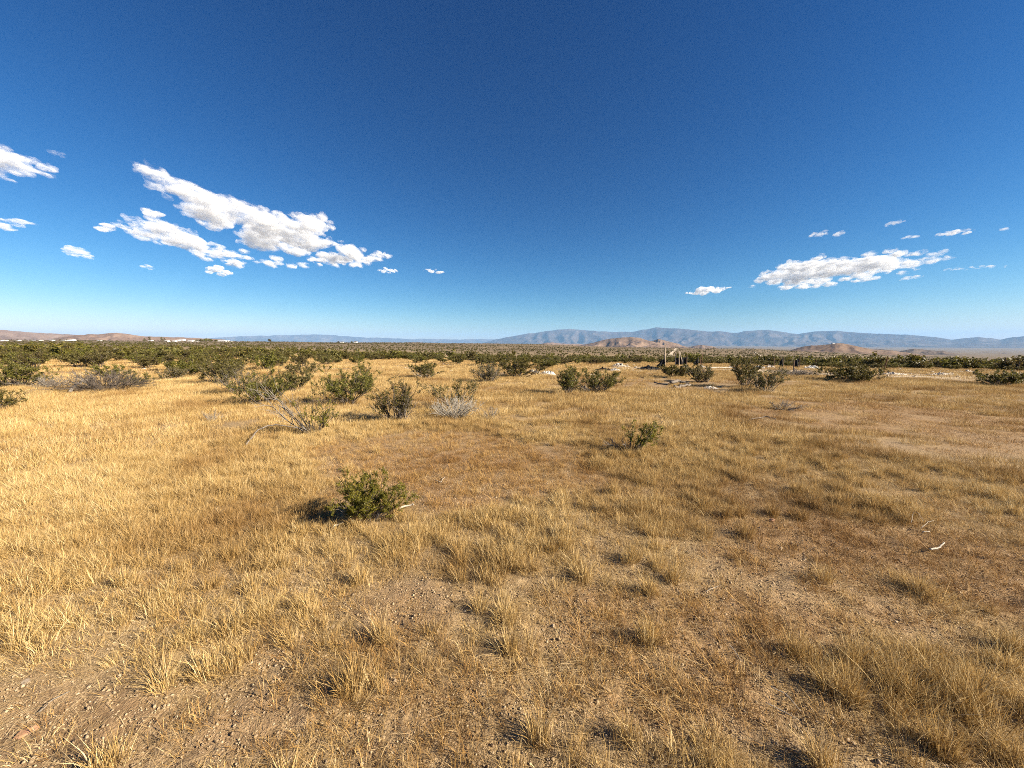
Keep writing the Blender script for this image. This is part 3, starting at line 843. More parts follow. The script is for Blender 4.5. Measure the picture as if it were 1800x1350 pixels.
def build_gravel():
    rng = np.random.default_rng(5)
    s = NT('gravel_stone')
    oi = s.node('ShaderNodeObjectInfo')
    s.color(s.ramp(oi.outputs['Random'], [(0.0, (0.24, 0.165, 0.10)), (0.4, (0.38, 0.28, 0.175)), (0.85, (0.46, 0.35, 0.225)), (1.0, (0.56, 0.45, 0.31))])); s.rough(.9, .2)
    iv, jf = ico()
    import bmesh
    bm = bmesh.new(); bmesh.ops.create_icosphere(bm, subdivisions=1, radius=1)
    iv = np.array([v.co[:] for v in bm.verts]); jf = np.array([[v.index for v in f.verts] for f in bm.faces]); bm.free()
    objs = []
    for q in range(4):
        v = iv * (1 + rng.uniform(-.28, .28, (len(iv), 1))) * np.array((1, rng.uniform(.65, .95), rng.uniform(.45, .7)))
        objs.append(bpy.data.objects.new('p', np_mesh('p', v, jf, s.m)))
    c = source('gravel_source', objs)
    x, y, r = near_field(rng, 4000, 5.5)
    keep = rng.uniform(size=len(x)) < np.interp(r, [0, 3, 5.5], [1, .8, .25])
    x, y = x[keep], y[keep]
    n = len(x)
    sz = np.clip(rng.lognormal(math.log(.0036), .45, n), .0018, .012)
    z = gz(x, y) + (fbm(x * 7, y * 7, 3.3, 3) - 0.5) * 0.05 * np.clip(1 - np.hypot(x, y) / 9, 0, 1) + sz * .1
    scatter('gravel', c, np.stack([x, y, z], 1), rng.uniform(0, 6.28, (n, 3)) * np.array((.1, .1, 1)), np.stack([sz] * 3, 1), rng.integers(0, 4, n), 'small pale gravel strewn over the sandy foreground', 'gravel')
# ------------------------------------------------------------------ desert shrubs
def add_tube(V, Fa, pts, r0, r1, sides=3):
    n = len(pts); base = len(V)
    for i, p in enumerate(pts):
        a = pts[max(0, i - 1)]; b = pts[min(n - 1, i + 1)]
        t = np.array(b) - np.array(a); t = t / (np.linalg.norm(t) + 1e-9)
        u = np.cross(t, (0, 0, 1.0) if abs(t[2]) < .9 else (1.0, 0, 0)); u /= np.linalg.norm(u) + 1e-9
        v = np.cross(t, u)
        r = r0 + (r1 - r0) * i / max(1, n - 1)
        for k in range(sides):
            a_ = 2 * math.pi * k / sides
            V.append(np.array(p) + (u * math.cos(a_) + v * math.sin(a_)) * r)
    for i in range(n - 1):
        for k in range(sides):
            k2 = (k + 1) % sides
            Fa.append((base + i * sides + k, base + i * sides + k2, base + (i + 1) * sides + k2, base + (i + 1) * sides + k))

def wander(rng, a, b, n, j):
    a = np.array(a, float); b = np.array(b, float); L = np.linalg.norm(b - a)
    out = [a]
    off = np.zeros(3)
    for i in range(1, n):
        f = i / (n - 1)
        off = off + rng.normal(0, j * L / n, 3)
        out.append(a + (b - a) * f + off)
    return out

def grow(rng, Hh, W, nst, lean=(0, 0), nsub=5, ntw=3, thick=.013, low=.35, outward=.0, droop=0.0, depth_f=.85):
    V = []; Fa = []; anchors = []
    for s in range(nst):
        a = rng.uniform(0, 2 * math.pi); q = math.sqrt(rng.uniform(outward, 1))
        b = np.array((math.cos(a) * W * .07 * rng.uniform(.2, 1), math.sin(a) * W * .07 * rng.uniform(.2, 1), -.03))
        zt = Hh * (1 - low * q * q) * rng.uniform(.72, 1.0) * (1 - droop * q * rng.uniform(.3, 1))
        tip = np.array((math.cos(a) * W * .46 * q + lean[0] * Hh * rng.uniform(.6, 1.1), math.sin(a) * W * .46 * q * depth_f + lean[1] * Hh, zt))
        st = wander(rng, b, tip, 6, .22)
        L = np.linalg.norm(tip - b)
        add_tube(V, Fa, st, thick * rng.uniform(.7, 1.2), thick * .35)
        for k in range(nsub):
            f = rng.uniform(.28, 1.0); i = min(4, int(f * 5)); p = st[i] + (st[i + 1] - st[i]) * (f * 5 - i)
            d = (st[i + 1] - st[i]) / (np.linalg.norm(st[i + 1] - st[i]) + 1e-9)
            rv = rng.normal(0, 1, 3); rv /= np.linalg.norm(rv)
            d = d * .7 + rv * .75 + np.array((0, 0, .35 - .6 * droop)); d /= np.linalg.norm(d)
            sl = L * rng.uniform(.14, .30)
            e = p + d * sl; e[2] = max(e[2], .02)
            sb = wander(rng, p, e, 3, .25)
            add_tube(V, Fa, sb, thick * .42, thick * .2)
            anchors.append((sb[1], sb[2]))
            for m in range(ntw):
                g = rng.uniform(.3, 1.0); pp = sb[1] + (sb[2] - sb[1]) * g if g > .5 else sb[0] + (sb[1] - sb[0]) * g * 2
                rv = rng.normal(0, 1, 3); rv /= np.linalg.norm(rv)
                dd = d * .6 + rv * .8 + np.array((0, 0, .3)); dd /= np.linalg.norm(dd)
                ee = pp + dd * L * rng.uniform(.06, .14); ee[2] = max(ee[2], .01)
                add_tube(V, Fa, [pp, ee], thick * .22, thick * .10)
                anchors.append((pp, ee))
    return V, Fa, anchors

def leaves(rng, anchors, per, size, keep=None):
    A = np.array([a for a, b in anchors]); Bp = np.array([b for a, b in anchors])
    cnt = rng.poisson(per, len(A)); ix = np.repeat(np.arange(len(A)), cnt); n = len(ix)
    tone = rng.uniform(-.18, .18, len(A))[ix]
    c = A[ix] + (Bp[ix] - A[ix]) * rng.uniform(.05, 1.1, (n, 1)) + rng.normal(0, size * .6, (n, 3))
    c[:, 2] = np.maximum(c[:, 2], .01)
    d = rng.normal(0, 1, (n, 3)) + np.array((0, 0, .5)); d /= np.linalg.norm(d, axis=1, keepdims=True)
    u = np.cross(d, rng.normal(0, 1, (n, 3))); u /= np.linalg.norm(u, axis=1, keepdims=True) + 1e-9
    s = size * rng.uniform(.55, 1.25, (n, 1))
    V = np.stack([c - d * s * .6, c + u * s * .34, c + d * s * .7, c - u * s * .34], 1).reshape(-1, 3)
    Fa = np.arange(4 * n).reshape(n, 4)
    B = np.repeat(np.clip(rng.normal(.5, .22, n) + tone, 0, 1), 4)
    return V, Fa, B

def leaf_obj(V, Fa, B, mat, parent, name='foliage'):
    me = np_mesh(name, np.array(V), np.array(Fa), mat)
    a = me.attributes.new('bl', 'FLOAT', 'POINT'); a.data.foreach_set('value', np.array(B, np.float32))
    o = bpy.data.objects.new(name, me); COL.objects.link(o); o.parent = parent
    return o

def make_bush(name, loc, seed, Hh, W, leafmat, per=6, leaf=.018, nst=14, nsub=5, ntw=3, lean=(0, 0), thick=.011, bark=None, low=.35, droop=0.0, dead=None, keep=None, outward=0.0, rz=0.0):
    rng = np.random.default_rng(seed)
    root = empty(name, loc, rz)
    V, Fa, an = grow(rng, Hh, W, nst, lean, nsub, ntw, thick, low, outward, droop)
    o = bpy.data.objects.new('branches', np_mesh('branches', np.array(V), np.array(Fa), bark or M_BARK)); COL.objects.link(o); o.parent = root
    if leafmat:
        leaf_obj(*leaves(rng, an, per * 2.0, leaf, keep), leafmat, root)
    if dead:
        dk = dict(dead); dm = dk.pop('mat', M_DEAD); off = dk.pop('off', (0, 0))
        V, Fa, _ = grow(rng, dk.pop('H'), dk.pop('W'), dk.pop('n'), dk.pop('lean', (0, 0)), dk.pop('nsub', 5), dk.pop('ntw', 3), dk.pop('thick', thick), dk.pop('low', .4), 0.1, dk.pop('droop', 0.0))
        V = [v + np.array((off[0], off[1], 0)) for v in V]
        o = bpy.data.objects.new('dead_branches', np_mesh('dead_branches', np.array(V), np.array(Fa), dm)); COL.objects.link(o); o.parent = root
    return root

def hero(px, py, wpx, hpx, name, label, seed, cat='shrub', group=None, sz=1.0, **kw):
    p = gp(px, py)
    W, Hh = px_size(p, wpx), px_size(p, hpx)
    dd = kw.get('dead')
    if dd:
        m = px_size(p, 1)
        dd = dict(dd); dd['W'] *= m; dd['H'] *= m
        if 'off' in dd: dd['off'] = (dd['off'][0] * m, dd['off'][1] * m)
        kw['dead'] = dd
    kw.setdefault('leaf', float(np.clip(.008 + .0016 * p.y, .012, .05)))
    kw.setdefault('thick', float(np.clip(.0045 + .0006 * p.y, .004, .02)))
    kw['nst'] = int(kw.get('nst', 14) * 1.25)
    o = make_bush(name, p, seed, Hh * .92, W * 1.15, **kw)
    tag(o, label, cat, group)
    CLEAR.append((p.x, p.y, min(.35, W * .22)))
    return o

G_, B_, O_ = M_LEAF, M_LEAF_BRIGHT, M_LEAF_OLIVE
SH = 'shrubs standing in the open grass'
hero(650, 918, 124, 84, 'green_bush', 'small bright green bush alone in the foreground grass', 101, leafmat=B_, per=14, leaf=.009, nst=32, nsub=7, ntw=3, thick=.0042, low=.35, dead=dict(W=100, H=30, n=14, lean=(-.2, 0), mat=M_DEADDARK, thick=.004), group=SH)
hero(1107, 797, 52, 66, 'green_bush', 'sparse green bush leaning right, alone right of centre', 102, leafmat=B_, per=6.5, leaf=.016, nst=10, nsub=5, lean=(.6, 0), thick=.008, low=.2, dead=dict(W=60, H=34, n=8, lean=(-.7, 0), mat=M_DEADDARK), group=SH)
hero(553, 766, 62, 80, 'creosote_bush', 'bush with long bleached branches leaning to the left', 103, leafmat=B_, per=4, leaf=.018, nst=10, nsub=5, lean=(.22, 0), thick=.009, dead=dict(W=34, H=95, n=9, lean=(-1.0, .1), mat=M_DEAD, nsub=4, ntw=2, thick=.010, low=.1), group=SH)
hero(695, 741, 86, 78, 'creosote_bush', 'upright many-stemmed creosote bush left of the bleached dead bush', 104, leafmat=G_, per=5, nst=24, nsub=6, low=.3, dead=dict(W=70, H=62, n=14, off=(14, -2), mat=M_DEADDARK), group=SH)
hero(798, 737, 86, 46, 'dead_bush', 'bleached dead twiggy bush right of the upright creosote bush', 105, leafmat=None, bark=M_DEADPALE, nst=46, nsub=8, ntw=4, thick=.008, low=.45, group=SH)
hero(800, 722, 96, 56, 'creosote_bush', 'thin creosote bush spreading behind the bleached dead bush', 106, leafmat=G_, per=5, nst=14, nsub=5, low=.1, outward=.35, group=SH)
hero(862, 737, 50, 22, 'dead_bush', 'low grey twigs right of the bleached dead bush', 131, leafmat=None, bark=M_DEAD, nst=12, nsub=6, thick=.006, low=.5, group=SH)
hero(612, 712, 104, 70, 'creosote_bush', 'large full green creosote bush behind the leaning bleached branches', 107, leafmat=G_, per=9, nst=26, nsub=7, ntw=3, low=.4, group=SH)
hero(640, 694, 52, 52, 'creosote_bush', 'green creosote bush touching the right side of the large full one', 132, leafmat=G_, per=7, nst=14, nsub=6, group=SH)
hero(468, 712, 96, 58, 'creosote_bush', 'thin dark creosote bush left of the leaning bleached branches', 108, leafmat=G_, per=8, nst=22, nsub=6, outward=.2, low=.3, group=SH)
hero(520, 690, 70, 40, 'creosote_bush', 'sparse olive bush between the thin dark bush and the large full one', 133, leafmat=O_, per=8, nst=18, nsub=6, group=SH)
hero(430, 694, 80, 48, 'dead_bush', 'brownish grey half dead bush at the edge of the left scrub', 109, leafmat=O_, per=2.2, bark=M_DEADDARK, nst=26, nsub=7, low=.3, group=SH)
hero(385, 676, 76, 50, 'creosote_bush', 'wide olive green bush at the front of the left scrub', 110, leafmat=O_, per=8, nst=20, nsub=6, group=SH)
hero(1000, 695, 48, 52, 'creosote_bush', 'upright green bush, left one of the pair before the white rubbish', 111, leafmat=G_, per=7, nst=20, nsub=6, low=.25, group=SH)
hero(1056, 690, 66, 40, 'creosote_bush', 'rounded green bush, right one of the pair before the white rubbish', 112, leafmat=G_, per=7, nst=22, nsub=6, low=.3, dead=dict(W=76, H=22, n=26, off=(-16, -.6), mat=M_DEADDARK), group=SH)
hero(186, 688, 150, 44, 'brush_pile', 'large grey heap of dead branches on the left', 113, leafmat=None, bark=M_BARK, nst=58, nsub=9, ntw=4, low=.75, droop=.3, thick=.013, dead=dict(W=110, H=44, n=22, mat=M_DEADDARK, thick=.014), cat='brush pile', group=SH)
hero(236, 680, 44, 30, 'creosote_bush', 'small green bush at the right end of the grey branch heap', 114, leafmat=G_, per=6, nst=12, nsub=5, droop=.2, group=SH)
hero(196, 668, 60, 30, 'creosote_bush', 'dark green bush standing up behind the grey branch heap', 134, leafmat=G_, per=7, nst=14, nsub=5, group=SH)
hero(40, 680, 92, 50, 'creosote_bush', 'dense green bush left of the grey branch heap', 115, leafmat=G_, per=9, nst=22, nsub=7, dead=dict(W=120, H=20, n=20, off=(14, -1), mat=M_DEADDARK), group=SH)
hero(90, 684, 50, 26, 'dead_bush', 'pale grey dead twigs between the dense green bush and branch heap', 116, leafmat=None, bark=M_DEAD, nst=26, nsub=7, low=.6, group=SH)
hero(0, 722, 62, 38, 'creosote_bush', 'dark bush cut off by the left edge of the picture', 117, leafmat=G_, per=6, nst=14, nsub=5, low=.3, group=SH)
hero(1184, 664, 56, 22, 'creosote_bush', 'dark green bush below the tall pale post', 118, leafmat=G_, per=9, nst=18, nsub=6, group=SH)
hero(1230, 673, 50, 30, 'creosote_bush', 'olive bush with bare twigs right of the tall pale post', 119, leafmat=O_, per=5, nst=20, nsub=6, dead=dict(W=34, H=28, n=14, off=(12, -.5), mat=M_DEADDARK), group=SH)
hero(1308, 681, 58, 58, 'creosote_bush', 'tallest green bush right of the fence ruins', 120, leafmat=G_, per=8, nst=18, nsub=6, low=.45, group=SH)
hero(1348, 690, 64, 40, 'creosote_bush', 'spreading brown green bush beside the tallest green bush', 121, leafmat=O_, per=6, nst=18, nsub=6, low=.2, outward=.25, bark=M_DEADDARK, group=SH)
hero(1490, 670, 100, 26, 'creosote_bush', 'wide low dark green bush on the pale sandy strip', 122, leafmat=G_, per=9, nst=36, nsub=7, low=.4, group=SH)
hero(1758, 679, 78, 28, 'creosote_bush', 'dark green bush with bleached arching branches near the right edge', 123, leafmat=G_, per=8, nst=24, nsub=6, low=.3, dead=dict(W=66, H=28, n=12, lean=(.3, 0), off=(4, -.8), mat=M_DEAD, droop=.4, thick=.016), group=SH)
hero(1800, 676, 40, 24, 'dead_bush', 'pale twiggy dead bush at the right edge of the picture', 135, leafmat=None, bark=M_DEADPALE, nst=18, nsub=6, thick=.012, group=SH)
hero(746, 665, 58, 30, 'creosote_bush', 'thin green bush with pale twigs in the middle of the pale clearing', 124, leafmat=G_, per=6, nst=16, nsub=5, dead=dict(W=50, H=20, n=10, mat=M_DEADPALE), group=SH)
hero(858, 672, 52, 34, 'dead_bush', 'grey half dead bush right of the pale clearing', 125, leafmat=O_, per=2, bark=M_DEADDARK, nst=26, nsub=7, dead=dict(W=40, H=28, n=12, off=(6, -.6), mat=M_DEAD), group=SH)
hero(908, 664, 74, 34, 'creosote_bush', 'dense dark green bush left of the white rubbish heap', 126, leafmat=G_, per=9, nst=22, nsub=6, group=SH)
hero(308, 668, 50, 24, 'dead_bush', 'small sparse grey bush on the grass right of the branch heap', 127, leafmat=O_, per=2.5, bark=M_DEADDARK, nst=18, nsub=6, group=SH)
hero(530, 657, 56, 20, 'creosote_bush', 'small round bush beside the bright grass opening', 128, leafmat=O_, per=6, nst=14, nsub=5, group=SH)
hero(1396, 661, 66, 13, 'dead_bush', 'low dark heap of dead brush at the foot of a fence post', 129, leafmat=None, bark=M_DEADDARK, nst=50, nsub=8, ntw=4, low=.6, group=SH)
hero(1372, 720, 60, 17, 'fallen_branches', 'dark fallen branches lying in the grass right of centre', 130, leafmat=None, bark=M_DEADDARK, nst=24, nsub=6, low=.4, droop=.5, outward=.3, lean=(.6, 0), cat='branches', group=SH)
hero(372, 742, 42, 20, 'dead_bush', 'tiny grey twiggy plant in the left grass', 136, leafmat=None, bark=M_DEAD, nst=14, nsub=6, thick=.005, low=.3, group=SH)
hero(745, 655, 30, 12, 'creosote_bush', 'little green bush just behind the thin clearing bush', 137, leafmat=G_, per=6, nst=10, nsub=4, group=SH)

# the dense belt of scrub behind the clearing: up to 300 bushes one by one
BELT = [(-200, 672), (0, 664), (90, 655), (260, 652), (340, 662), (420, 664), (480, 652), (560, 643), (640, 639), (700, 637), (780, 641), (850, 645), (940, 652), (1000, 645), (1060, 640), (1150, 640), (1260, 639), (1350, 638), (1450, 641), (1560, 643), (1700, 645), (1800, 646), (2000, 647)]
def belt_near(px): return np.interp(px, [b[0] for b in BELT], [b[1] for b in BELT])
def build_belt():
    rng = np.random.default_rng(77)
    protos = []
    spec = [(M_LEAF, 8), (M_LEAF_OLIVE, 9), (M_LEAF_OLIVE, 8), (M_LEAF, 7), (M_LEAF_OLIVE, 6), (M_LEAF, 9)]
    for k, (m, per) in enumerate(spec):
        b = make_bush('creosote_bush', (0, 0, 0), 300 + k, 1.0, 1.5, m, per=per * .75, leaf=.052, nst=15, nsub=5, ntw=3, thick=.014, low=.38)
        protos.append([b, False])
    n = 0; tries = 0; placed = []
    tx = np.linspace(-200, 2000, 80); tr = np.array([math.hypot(q.x, q.y) for q in (gp(a, belt_near(a)) for a in tx)])
    while n < 296 and tries < 30000:
        tries += 1
        px = rng.uniform(-170, 1970)
        u = (px - 900) / F; nn = math.hypot(u, 1)
        r0 = min(42.0, float(np.interp(px, tx, tr)))
        r = r0 + (60 - r0) * rng.uniform() ** 1.5
        X, Y = r * u / nn, r / nn
        dmin = 1.15 + .012 * r
        if any((X - a) ** 2 + (Y - b) ** 2 < dmin * dmin for a, b in placed): continue
        if float(fbm(X / 7, Y / 7, 3.1, 2)) > .60 and r < 45: continue
        placed.append((X, Y))
        pr = protos[int(rng.integers(0, len(protos)))]
        z = float(gz(X, Y))
        hh = rng.uniform(.62, 1.08) * float(np.interp(px, [0, 500, 900, 1300, 1800], [1.0, .92, .76, .62, .55])); ww = rng.uniform(.8, 1.4)
        if not pr[1]:
            o = pr[0]; pr[1] = True
            o.location = (X, Y, z); o.scale = (ww, ww, hh); o.rotation_euler = (0, 0, rng.uniform(0, 6.28))
        else:
            o = copy_thing(pr[0], (X, Y, z), rng.uniform(0, 6.28), (ww, ww, hh))
        side = 'left' if px < 600 else 'centre' if px < 1200 else 'right'
        lab = {'left': 'creosote bush in the dense green scrub belt on the left', 'centre': 'creosote bush in the green scrub belt behind the centre clearing', 'right': 'creosote bush in the green scrub belt behind the sandy strip on the right'}[side]
        tag(o, lab, 'shrub', 'bushes of the scrub belt, ' + side)
        n += 1
    # everything beyond reads as one mass
    objs = []
    for k in range(4):
        rg = np.random.default_rng(500 + k)
        V, Fa, an = grow(rg, 1.0, 1.6, 8, (0, 0), 4, 2, .02, .4)
        LV, LF, LB = leaves(rg, an, 5, .17)
        me = np_mesh('s', np.array(LV), np.array(LF), M_LEAF if k % 2 else M_LEAF_OLIVE)
        a = me.attributes.new('bl', 'FLOAT', 'POINT'); a.data.foreach_set('value', np.array(LB, np.float32))
        objs.append(bpy.data.objects.new('s', me))
    c = source('distant_scrub_source', objs)
    PX = []; PY = []; S = []
    x, y, r = sector(rng, 1100, 46, 105, 68)
    k = fbm(x / 14, y / 14, 6.6, 3) > .40
    PX.append(x[k]); PY.append(y[k]); S.append(rng.uniform(.75, 1.3, k.sum()))
    for (ra, rb, dens, sc) in ((105, 500, 1 / 55, 1.0), (500, 1100, 1 / 150, 1.5), (1100, 2600, 1 / 700, 2.6)):
        ar = .5 * (rb * rb - ra * ra) * 2 * R(66)
        x, y, r = sector(rng, int(ar * dens), ra, rb)
        op = np.clip((fbm(x / 60, y / 60, 8.8, 3) - 0.42) * 5, 0, 1)
        az = np.arctan2(x, y)
        band = np.exp(-((r - 185) / 45) ** 2) * np.clip((az + R(30)) / R(10), 0, 1) * np.clip((R(38) - az) / R(12), 0, 1)
        k = rng.uniform(size=len(x)) < np.clip(.95 - .45 * op - .93 * band, 0.02, 1)
        PX.append(x[k]); PY.append(y[k]); S.append(rng.uniform(.6, 1.25, k.sum()) * sc)
    x = np.concatenate(PX); y = np.concatenate(PY); s = np.concatenate(S); n = len(x)
    print('scrub', n)
    scatter('distant_scrub', c, np.stack([x, y, gz(x, y) - .05], 1), np.stack([0 * x, 0 * x, rng.uniform(0, 6.28, n)], 1), np.stack([s, s, np.minimum(s, 1.0 + .25 * (s - 1)) * rng.uniform(.8, 1.2, n)], 1), rng.integers(0, 4, n), 'olive scrub dotting the far plain up to the horizon', 'scrub')
build_belt()
build_grass()
build_gravel()
# ------------------------------------------------------------------ fence ruins, rubbish, wood, stones, houses
import bmesh
M_POSTPALE = mat_wood('sun_bleached_post', (0.34, 0.27, 0.20), (0.56, 0.47, 0.37), 12)
M_POSTDARK = mat_wood('old_brown_post', (0.10, 0.065, 0.045), (0.24, 0.165, 0.115), 12)
M_RUST = mat_simple('rusty_steel', (0.085, 0.04, 0.024), (0.20, 0.10, 0.055), 25, .8, .3)
M_CLOTH = mat_simple('black_shade_cloth', (0.008, 0.009, 0.011), (0.022, 0.024, 0.028), 20, .8, .15)
M_WHITE = mat_simple('white_plastic_sheet', (0.40, 0.37, 0.33), (0.74, 0.72, 0.68), 5, .7, .2)
M_CHUNK = mat_simple('bleached_rubble', (0.36, 0.30, 0.235), (0.66, 0.60, 0.51), 7, .85, .15)
M_TARPDK = mat_simple('dark_plastic_sheet', (0.012, 0.013, 0.015), (0.035, 0.037, 0.042), 6, .85, .05)
M_REDSTONE = mat_simple('reddish_stone', (0.33, 0.17, 0.095), (0.48, 0.29, 0.18), 30, .85, .15)
M_PALESTONE = mat_simple('pale_stone', (0.36, 0.28, 0.20), (0.56, 0.46, 0.35), 30, .9, .15)
M_WALL = mat_simple('white_painted_wall', (0.70, 0.69, 0.66), (0.82, 0.81, 0.79), .4, .7, .2)
M_ROOF = mat_simple('pale_metal_roof', (0.50, 0.50, 0.50), (0.75, 0.75, 0.74), .4, .5, .4)
M_ROOFDK = mat_simple('dark_shingle_roof', (0.08, 0.07, 0.065), (0.17, 0.15, 0.135), .4, .8, .2)
M_TRACK = mat_simple('pale_track_sand', (0.50, 0.41, 0.31), (0.62, 0.52, 0.40), .1, .95, .1)

def post(px, ytop, ybase, wpx, mat, label, seed, lean=0.0, name='fence_post', cat='post'):
    p = gp(px, ybase); h = px_size(p, ybase - ytop); wd = px_size(p, wpx) * .4
    rng = np.random.default_rng(seed)
    pts = []; n = 7
    for i in range(n):
        f = i / (n - 1)
        pts.append(np.array((lean * h * f + rng.normal(0, .006), rng.normal(0, .006), h * 1.0 * f - .08 * (i == 0))))
    V = []; Fa = []
    add_tube(V, Fa, pts, wd * 1.08, wd * .92, 6)
    m = len(V)
    V.append(pts[-1] + np.array((wd * .2, 0, wd * .45))); top = list(range(m - 6, m))
    Fa += [(top[k], top[(k + 1) % 6], m) for k in range(6)]
    o = mesh_obj(name, V, Fa, mat)
    o.location = p
    tag(o, label, cat, 'posts of the ruined fence')
    return p

def ruin_depth(px, y): return gp(px, y)

def cloth(corners, ref, label, seed, mat=None, name='shade_cloth', n=9, sag=.06, cat='cloth'):
    # corners: four photo points (clockwise from upper left) of a torn sheet hanging at the depth of the ground point ref
    p = gp(*ref); D = p.y
    def wp(px, py):
        x, y, z = ray(px, py); t = D / y
        return np.array((x * t, D, H + z * t))
    c = [wp(*q) for q in corners]
    rng = np.random.default_rng(seed)
    V = []; Fa = []
    for side in (0, 1):
        for i in range(n):
            for j in range(n):
                a, b = i / (n - 1), j / (n - 1)
                q = (c[0] * (1 - a) + c[1] * a) * (1 - b) + (c[3] * (1 - a) + c[2] * a) * b
                wv = sag * (math.sin(a * 9 + seed) * (.3 + b) + 1.2 * (float(fbm(a * 4, b * 4, seed, 2)) - .5))
                q = q + np.array((.25 * sag * math.sin(b * 13 + seed), wv + side * .012, -.5 * sag * math.sin(math.pi * a) * (1 - b)))
                V.append(q - np.array(p))
    m = n * n
    for i in range(n - 1):
        for j in range(n - 1):
            k = i * n + j
            Fa += [(k, k + 1, k + n + 1, k + n), (m + k, m + k + n, m + k + n + 1, m + k + 1)]
    rim = [i * n for i in range(n)] + [(n - 1) * n + j for j in range(1, n)] + [i * n + n - 1 for i in range(n - 2, -1, -1)] + [j for j in range(n - 2, 0, -1)]
    for a, b in zip(rim, rim[1:] + rim[:1]): Fa.append((a, b, m + b, m + a))
    o = mesh_obj(name, V, Fa, mat or M_CLOTH, smooth=True); o.location = p
    tag(o, label, cat, 'torn dark sheets on the ruined fence' if mat is None else None)

def heap(px, py, wpx, hpx, mat, label, seed, name='crumpled_sheet', cat='sheet', group=None, sharp=1.0, deep=.6):
    p = gp(px, py); W = px_size(p, wpx); Hh = px_size(p, hpx)
    nx, ny = 26, 18
    V = []; Fa = []
    for i in range(nx):
        for j in range(ny):
            a, b = i / (nx - 1) * 2 - 1, j / (ny - 1) * 2 - 1
            th = math.atan2(b, a); rr = math.hypot(a, b) / (.55 + .75 * float(fbm(2 + math.cos(th) * 1.6, 2 + math.sin(th) * 1.6, seed * 3.3, 3)))
            e = max(0, 1 - rr ** 1.8)
            f = float(fbm(a * 2.4 + seed, b * 2.0, seed * 1.7, 4, .6)); g = 1 - abs(2 * float(fbm(a * 6.5, b * 5.5 + seed, seed, 3)) - 1)
            z = Hh * e ** .7 * (.06 + 1.9 * f * g * g * sharp) if e > 0 else -.05
            wob = .12 * (float(fbm(a * 3, b * 3, seed + 9, 2)) - .5)
            V.append((a * W / 2 * (1 + wob), b * W * deep / 2 * (1 + wob), z - .015))
    for i in range(nx - 1):
        for j in range(ny - 1):
            k = i * ny + j; Fa.append((k, k + ny, k + ny + 1, k + 1))
    o = mesh_obj(name, V, Fa, mat, smooth=False); o.location = p
    tag(o, label, cat, group)

def chunk(px, py, wpx, mat, label, seed, name='rubble_piece', cat='rubble', group=None, flat=.5, size=None, elong=1.0, rz=None, dz=0.0):
    p = gp(px, py); W = size or px_size(p, wpx)
    rng = np.random.default_rng(seed)
    bm = bmesh.new()
    for k in range(14):
        v = rng.normal(0, 1, 3); v /= np.linalg.norm(v)
        bm.verts.new((v[0] * W / 2 * elong, v[1] * W / 2 * rng.uniform(.7, 1), v[2] * W / 2 * flat + W * flat * .28))
    r_ = bmesh.ops.convex_hull(bm, input=bm.verts[:])
    bmesh.ops.delete(bm, geom=[g for g in r_['geom_interior'] if isinstance(g, bmesh.types.BMVert)], context='VERTS')
    me = bpy.data.meshes.new(name); bm.to_mesh(me); bm.free(); me.materials.append(mat)
    o = bpy.data.objects.new(name, me); COL.objects.link(o); o.location = p + Vector((0, 0, dz)); o.rotation_euler = (rng.uniform(-.2, .2), rng.uniform(-.2, .2), rz if rz is not None else rng.uniform(0, 6.28))
    tag(o, label, cat, group)

def stick(pix, r, mat, label, seed, name='stick', cat='stick', lift=.02, group=None, arch=0.0):
    pts = [gp(*q) for q in pix]
    o0 = pts[0]
    rng = np.random.default_rng(seed)
    dense = []
    for a, b in zip(pts, pts[1:]):
        for k in range(4): dense.append(np.array(a + (b - a) * (k / 4)) - np.array(o0))
    dense.append(np.array(pts[-1] - o0))
    n = len(dense)
    for i in range(n):
        dense[i] = dense[i] + rng.normal(0, r * .5, 3) + np.array((0, 0, lift + arch * math.sin(math.pi * i / (n - 1))))
    V = []; Fa = []
    add_tube(V, Fa, dense, r, r * .55, 5)
    m = len(V); Fa += [tuple(range(4, -1, -1)), tuple(range(m - 5, m))]
    o = mesh_obj(name, V, Fa, mat, smooth=True); o.location = o0
    tag(o, label, cat, group)

# --- posts
post(1168, 607, 646, 2.6, M_POSTPALE, 'tallest pale sunlit post of the ruined fence', 1, .0)
post(1187, 621, 643, 2.0, M_POSTPALE, 'post at the left end of the square black cloth', 2)
post(1193.5, 618, 643, 1.7, M_POSTPALE, 'slim post in front of the square black cloth', 3, -.03)
post(1201, 620, 643, 1.8, M_POSTPALE, 'pale post leaning left across the square black cloth', 4, -.30)
post(1206.5, 623, 643, 1.8, M_POSTDARK, 'weathered post at the right end of the square black cloth', 5)
post(1226.5, 628, 644, 1.6, M_POSTPALE, 'short post holding the small black rag left of the rusty stakes', 6)
post(1230.5, 626, 644, 1.3, M_RUST, 'left rusty stake of the close pair', 7)
post(1233.5, 622, 644, 1.3, M_RUST, 'right rusty stake of the close pair', 8)
post(1361, 629, 645, 1.6, M_POSTDARK, 'thin brown post left of the two black pennant rags', 9, -.05)
post(1376, 628, 646, 1.7, M_POSTDARK, 'post carrying the left black pennant rag', 10)
post(1394, 634, 656, 2.1, M_POSTDARK, 'dark post standing nearest, before the right pennant rag', 11)
post(1404.5, 627, 647, 1.8, M_POSTDARK, 'post carrying the right black pennant rag', 12)
post(1433, 630, 645, 1.4, M_RUST, 'thin lone stake left of the wide low bush', 13)
post(1554, 627, 652, 2.0, M_RUST, 'rusty lone post leaning right on the sandy strip', 14, .14)
post(1766, 629, 652, 2.4, M_POSTDARK, 'dark post behind the bush near the right edge', 15, -.07)
